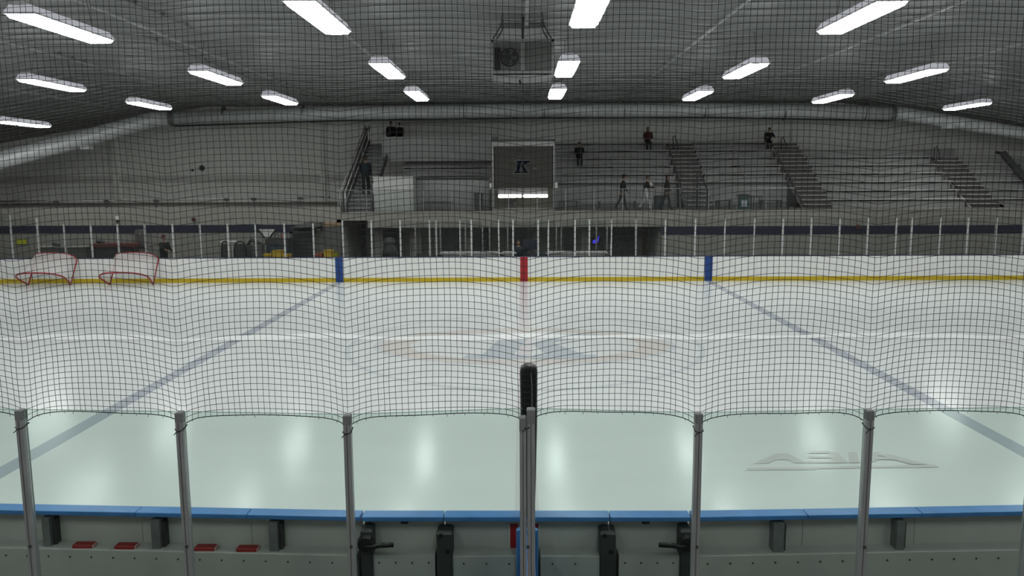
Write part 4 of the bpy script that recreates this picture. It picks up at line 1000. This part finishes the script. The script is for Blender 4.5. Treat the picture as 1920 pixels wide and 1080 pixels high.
# ------------------------------------------------------------------ people
def person(label, foot, face=0, height=1.72, lean=0, legs=((0,0),(0,0)), arms=((10,15),(10,15)), top='shirt_dk', pants='pants_dk', hair='hair', sit=False, headtilt=0, seat_h=.45, hat=None, longhair=False, armabd=8):
    """foot: point under the body; face: turn about z (0 = towards the camera). legs/arms: (swing forward, bend) in degrees."""
    s_=height/1.72
    def D(fwd,up): return Vector((0,-fwd,up))
    J={}
    if sit: P=Vector((0,0,seat_h/s_+.09))
    else:
        drop=[]
        for a,bk in legs: drop.append(.43*math.cos(R(a))+.42*math.cos(R(a-bk)))
        P=Vector((0,0,max(drop)+.08+.02))
    ld=D(math.sin(R(lean)),math.cos(R(lean)))
    V=[];E=[];RAD=[];TAGS=[]
    def add(p,r,tg,par=None):
        V.append(Vector(p));RAD.append(r if isinstance(r,tuple) else (r,r));TAGS.append(tg)
        if par is not None:E.append((par,len(V)-1))
        return len(V)-1
    pel=add(P,(.17,.165),'pants'); ab=add(P+ld*.2,(.185,.18),'top',pel); ch=add(P+ld*.38,(.20,.185),'top',ab); nk=add(P+ld*.50,(.065,.06),'top',ch)
    hd0=P+ld*.58; nk2=add(hd0,.052,'skin',nk)
    heads=[]
    for sd,(a,bk) in zip((-1,1),legs):
        hp=P+Vector((sd*.095,0,-.03)); h=add(hp,.10,'pants',pel)
        dr=D(math.sin(R(a)),-math.cos(R(a)))
        md=add(hp+dr*.22,.092,'pants',h); kn=add(hp+dr*.43,.074,'pants',md); d2=D(math.sin(R(a-bk)),-math.cos(R(a-bk)))
        cf=add(hp+dr*.43+d2*.16,.07,'pants',kn); an=add(hp+dr*.43+d2*.40,.056,'pants',cf)
        f_=R(a-bk)*.35; ft=D(math.cos(f_),math.sin(f_)*-.6-.12)
        hl=add(hp+dr*.43+d2*.45+D(.02,0),.045,'shoe',an); add(hp+dr*.43+d2*.46+ft*.15,(.048,.035),'shoe',hl)
    hands=[]
    for sd,(a,bk) in zip((-1,1),arms):
        shp=P+ld*.45+Vector((sd*.20,0,0)); sh=add(shp,.078,'top',ch)
        ab_=R(armabd); dr=Vector((sd*math.sin(ab_),-math.sin(R(a))*math.cos(ab_),-math.cos(R(a))*math.cos(ab_)))
        el=add(shp+dr*.29,.064,'top',sh); d2=Vector((-sd*.12,-math.sin(R(a+bk)),-math.cos(R(a+bk)))).normalized()
        wr_=add(shp+dr*.29+d2*.23,.046,'top',el); pa=add(shp+dr*.29+d2*.29,(.038,.022),'skin',wr_)
        hands.append((V[pa].copy(),d2,sd))
    me=bpy.data.meshes.new('b'); me.from_pydata([v*s_ for v in V],E,[])
    ob=bpy.data.objects.new('b',me); C.objects.link(ob)
    sk=ob.modifiers.new('s','SKIN'); sk.use_smooth_shade=True
    for i,dv_ in enumerate(me.skin_vertices[0].data): dv_.radius=(RAD[i][0]*s_,RAD[i][1]*s_); dv_.use_root=(i==0)
    sub=ob.modifiers.new('u','SUBSURF'); sub.levels=1; sub.render_levels=1
    dg=bpy.context.evaluated_depsgraph_get(); bm_=bpy.data.meshes.new_from_object(ob.evaluated_get(dg))
    bpy.data.objects.remove(ob)
    vs=[tuple(v.co) for v in bm_.vertices]; fs=[tuple(p.vertices) for p in bm_.polygons]; mi=[]
    keys=['skin','top','pants','shoe']
    segs_=[(V[a]*s_,V[b_]*s_,TAGS[b_]) for a,b_ in E]
    for p in bm_.polygons:
        c=p.center; best=None
        for a,b_,tg in segs_:
            d=b_-a; t_=max(0,min(1,(c-a).dot(d)/max(d.length_squared,1e-9))); dist=(c-a-d*t_).length
            if best is None or dist<best[0]: best=(dist,tg)
        mi.append(keys.index(best[1]))
    x=MB(); x.v=vs; x.f=fs
    hc=(hd0+ld*.12+D(math.sin(R(headtilt))*.08,-abs(math.sin(R(headtilt)))*.03))*s_
    n0=len(x.f); Mh=Matrix.Rotation(R(headtilt),3,'X')
    x.ell(hc,(.075*s_,.095*s_,.115*s_),12,9,Mh)
    x.ell(hc+Mh@Vector((0,-.098,-.015))*s_,(.012*s_,.018*s_,.022*s_),6,4,Mh)       # nose
    for sd in (-1,1):
        x.ell(hc+Mh@Vector((sd*.078,.005,-.01))*s_,(.010*s_,.02*s_,.03*s_),6,4,Mh)  # ears
        x.ell(hc+Mh@Vector((sd*.03,-.086,.012))*s_,(.012*s_,.010*s_,.008*s_),6,4,Mh)
    x.ell(hc+Mh@Vector((0,-.088,-.055))*s_,(.026*s_,.010*s_,.007*s_),6,4,Mh)
    for hpnt,d2,sd in hands:
        side=Vector((1,0,0)); q=d2.cross(side).normalized()
        for k in range(4):
            o0=hpnt+q*((k-1.5)*.019)+d2*.02; ln=(.062,.075,.072,.055)[k]
            x.tube([o0*s_,(o0+d2*ln*.6)*s_,(o0+d2*ln-side*sd*.018)*s_],[.0095*s_,.009*s_,.007*s_],5)
        x.tube([(hpnt-q*.03)*s_,(hpnt-q*.052+d2*.02)*s_,(hpnt-q*.055+d2*.05)*s_],[.011*s_,.010*s_,.008*s_],5)
    mi += [0]*(len(x.f)-n0)
    t=thing('person',label,'person',foot)
    mesh=x.mesh('body',True)
    for k in keys: mesh.materials.append(M[{'skin':'skin','top':top,'pants':pants,'shoe':'shoe'}[k]])
    if len(mesh.polygons)==len(mi): mesh.polygons.foreach_set('material_index',mi)
    o=bpy.data.objects.new('body',mesh); C.objects.link(o); o.parent=t
    hb=MB()
    vs=[];fs=[];nu,nv=14,7
    for j in range(nv+1):
        ph=math.pi*.60*j/nv
        for k in range(nu):
            a=2*math.pi*k/nu; back=math.sin(a)
            ph2=ph*(.72 if back<-.3 else 1.0+.12*max(0,back))
            p=Vector((.083*math.sin(ph2)*math.cos(a),.104*math.sin(ph2)*math.sin(a)+.008,.126*math.cos(ph2)))
            vs.append(hc+(Mh@p)*s_)
    for j in range(nv):
        for k in range(nu): fs.append((j*nu+k,(j+1)*nu+k,(j+1)*nu+(k+1)%nu,j*nu+(k+1)%nu))
    hb.add(vs,fs)
    if longhair: hb.ell(hc+Vector((0,.05,-.14))*s_,(.085*s_,.05*s_,.17*s_),10,6)
    o=bpy.data.objects.new('hair',hb.mesh('hair',True)); C.objects.link(o); o.data.materials.append(M[hair]); o.parent=t
    if hat:
        hm=MB().lathe([(.09*s_,.04*s_),(.092*s_,.09*s_),(.07*s_,.14*s_),(.02*s_,.155*s_)],hc,12)
        o=bpy.data.objects.new('hat',hm.mesh('hat',True)); C.objects.link(o); o.data.materials.append(M[hat]); o.parent=t
    t.rotation_euler=(0,0,R(face))
    return t
RIGHT, LEFT, AWAY = 90, -90, 180
YW=39.75
def wx(px): return X_(px,360,YW)
person('person in dark clothes walking on the walkway, leftmost of the three walkers',(wx(1167),YW,Z0),RIGHT,1.72,6,((14,6),(-16,14)),((-20,15),(18,20)),'shirt_dk','pants_dk','hair',hat='shirt_dk')
pw=person('person in white trousers carrying a white bundle along the walkway',(wx(1211),YW,Z0),RIGHT,1.68,6,((18,6),(-12,20)),((25,70),(30,65)),'shirt_dk','pants_w','hair2')
person('person in a dark brown coat walking on the walkway beside the first aisle stair',(wx(1250),YW,Z0),RIGHT,1.72,3,((15,6),(-17,10)),((-15,15),(15,25)),'shirt_br','pants_dk','hair',longhair=True)
q=at(1217,347,YW); b=MB().ell((q.x,YW,q.z),(.20,.15,.13),14,9).ell((q.x-.05,YW-.05,q.z+.03),(.10,.09,.08))
tag(b.build('white_bundle', M['clothw'], None, smooth=True),'white bundle held by the person in white trousers','bundle')
# on the left stair
iy=3; person('person in a navy jacket climbing the left stair, back turned',((sx0+sx1)/2+.12,39.4+.37*iy+.2,Z0+.2*(iy+1)),AWAY,1.90,10,((24,30),(-4,6)),((5,15),(20,30)),'shirt_nv','pants_dk','hair2')
# seated in the stands
def seatp(label,px,k,**kw):
    x=X_(px,zk(k),1) if False else X_(px,290,yk(k)+.1)
    return person(label,(x,yk(k)+.12,zk(k)-.45),0,sit=True,legs=kw.pop('legs',((84,82),(84,86))),**kw)
seatp('person in a black jacket sitting alone in the block beside the booth',1086,6,top='shirt_dk',arms=((25,60),(25,60)))
seatp('person with a maroon top sitting on the top row beside the first aisle stair',1214,8,top='shirt_red',hair='hair2',arms=((25,50),(25,50)),longhair=True)
seatp('person in black sitting hunched forward on the top row near the second aisle stair',1438,8,top='shirt_dk',lean=28,arms=((50,30),(50,30)),headtilt=12,hair='hair2')
# two behind the parapet
seatp('larger person in black, left of the pair behind the pale parapet',734,9,top='shirt_dk',height=1.74)
seatp('smaller person in black, right of the pair behind the pale parapet',750,9,top='shirt_dk',height=1.62)
# concourse and benches
ps=person('person in a black jacket standing on the left concourse holding a thin stick',(X_(306,455,36.4),36.4,0),60,1.78,4,((4,4),(-4,4)),((40,40),(20,40)),'shirt_dk','pants_dk','hair2',hat='cap_red')
a=at(282,462,36.2); c=at(301,457,36.2)
tag(MB().tube([a,c],.02,6).tube([a+Vector((-.03,0,-.03)),a],.03,6).build('stick', M['dark'], None),'thin dark stick held by the person on the left concourse','stick')
person('person in a dark jacket behind the far boards left of the red mark',(X_(972,455,34.8),34.8,0),0,1.62,2,top='shirt_nv',hair='hair2')
person('person seated low in the booth under the lit tubes',(X_(960,385,Yb+1.2),Yb+1.2,Z0-.0),0,1.45,sit=True,legs=((84,84),(84,84)),seat_h=.30,top='shirt_dk',hair='hair')
t=thing('stool','low dark stool under the person in the booth','stool',(X_(960,385,Yb+1.2),Yb+1.25,Z0))
MB().lathe([(.16,.24),(.17,.27),(.15,.29)],(X_(960,385,Yb+1.2),Yb+1.25,Z0),14).build('seat', M['dark'], t)
for k in range(3):
    a=k*2.1; x=X_(960,385,Yb+1.2); MB().tube([(x+.1*math.cos(a),Yb+1.25+.1*math.sin(a),Z0+.24),(x+.16*math.cos(a),Yb+1.25+.16*math.sin(a),Z0)],.015,6).build('leg', M['dark'], t)
# dark equipment bag behind the far boards
x=X_(733,465,36.0); t=thing('equipment_bag','big dark equipment bag standing behind the far boards right of the left blue mark','bag',(x,36,0))
MB().ell((x,36,.75),(.42,.3,.75),14,10).build('bag_body', M['black'], t, smooth=True); MB().ell((x-.05,36,1.5),(.28,.2,.22)).build('bag_flap', M['dark'], t, smooth=True)
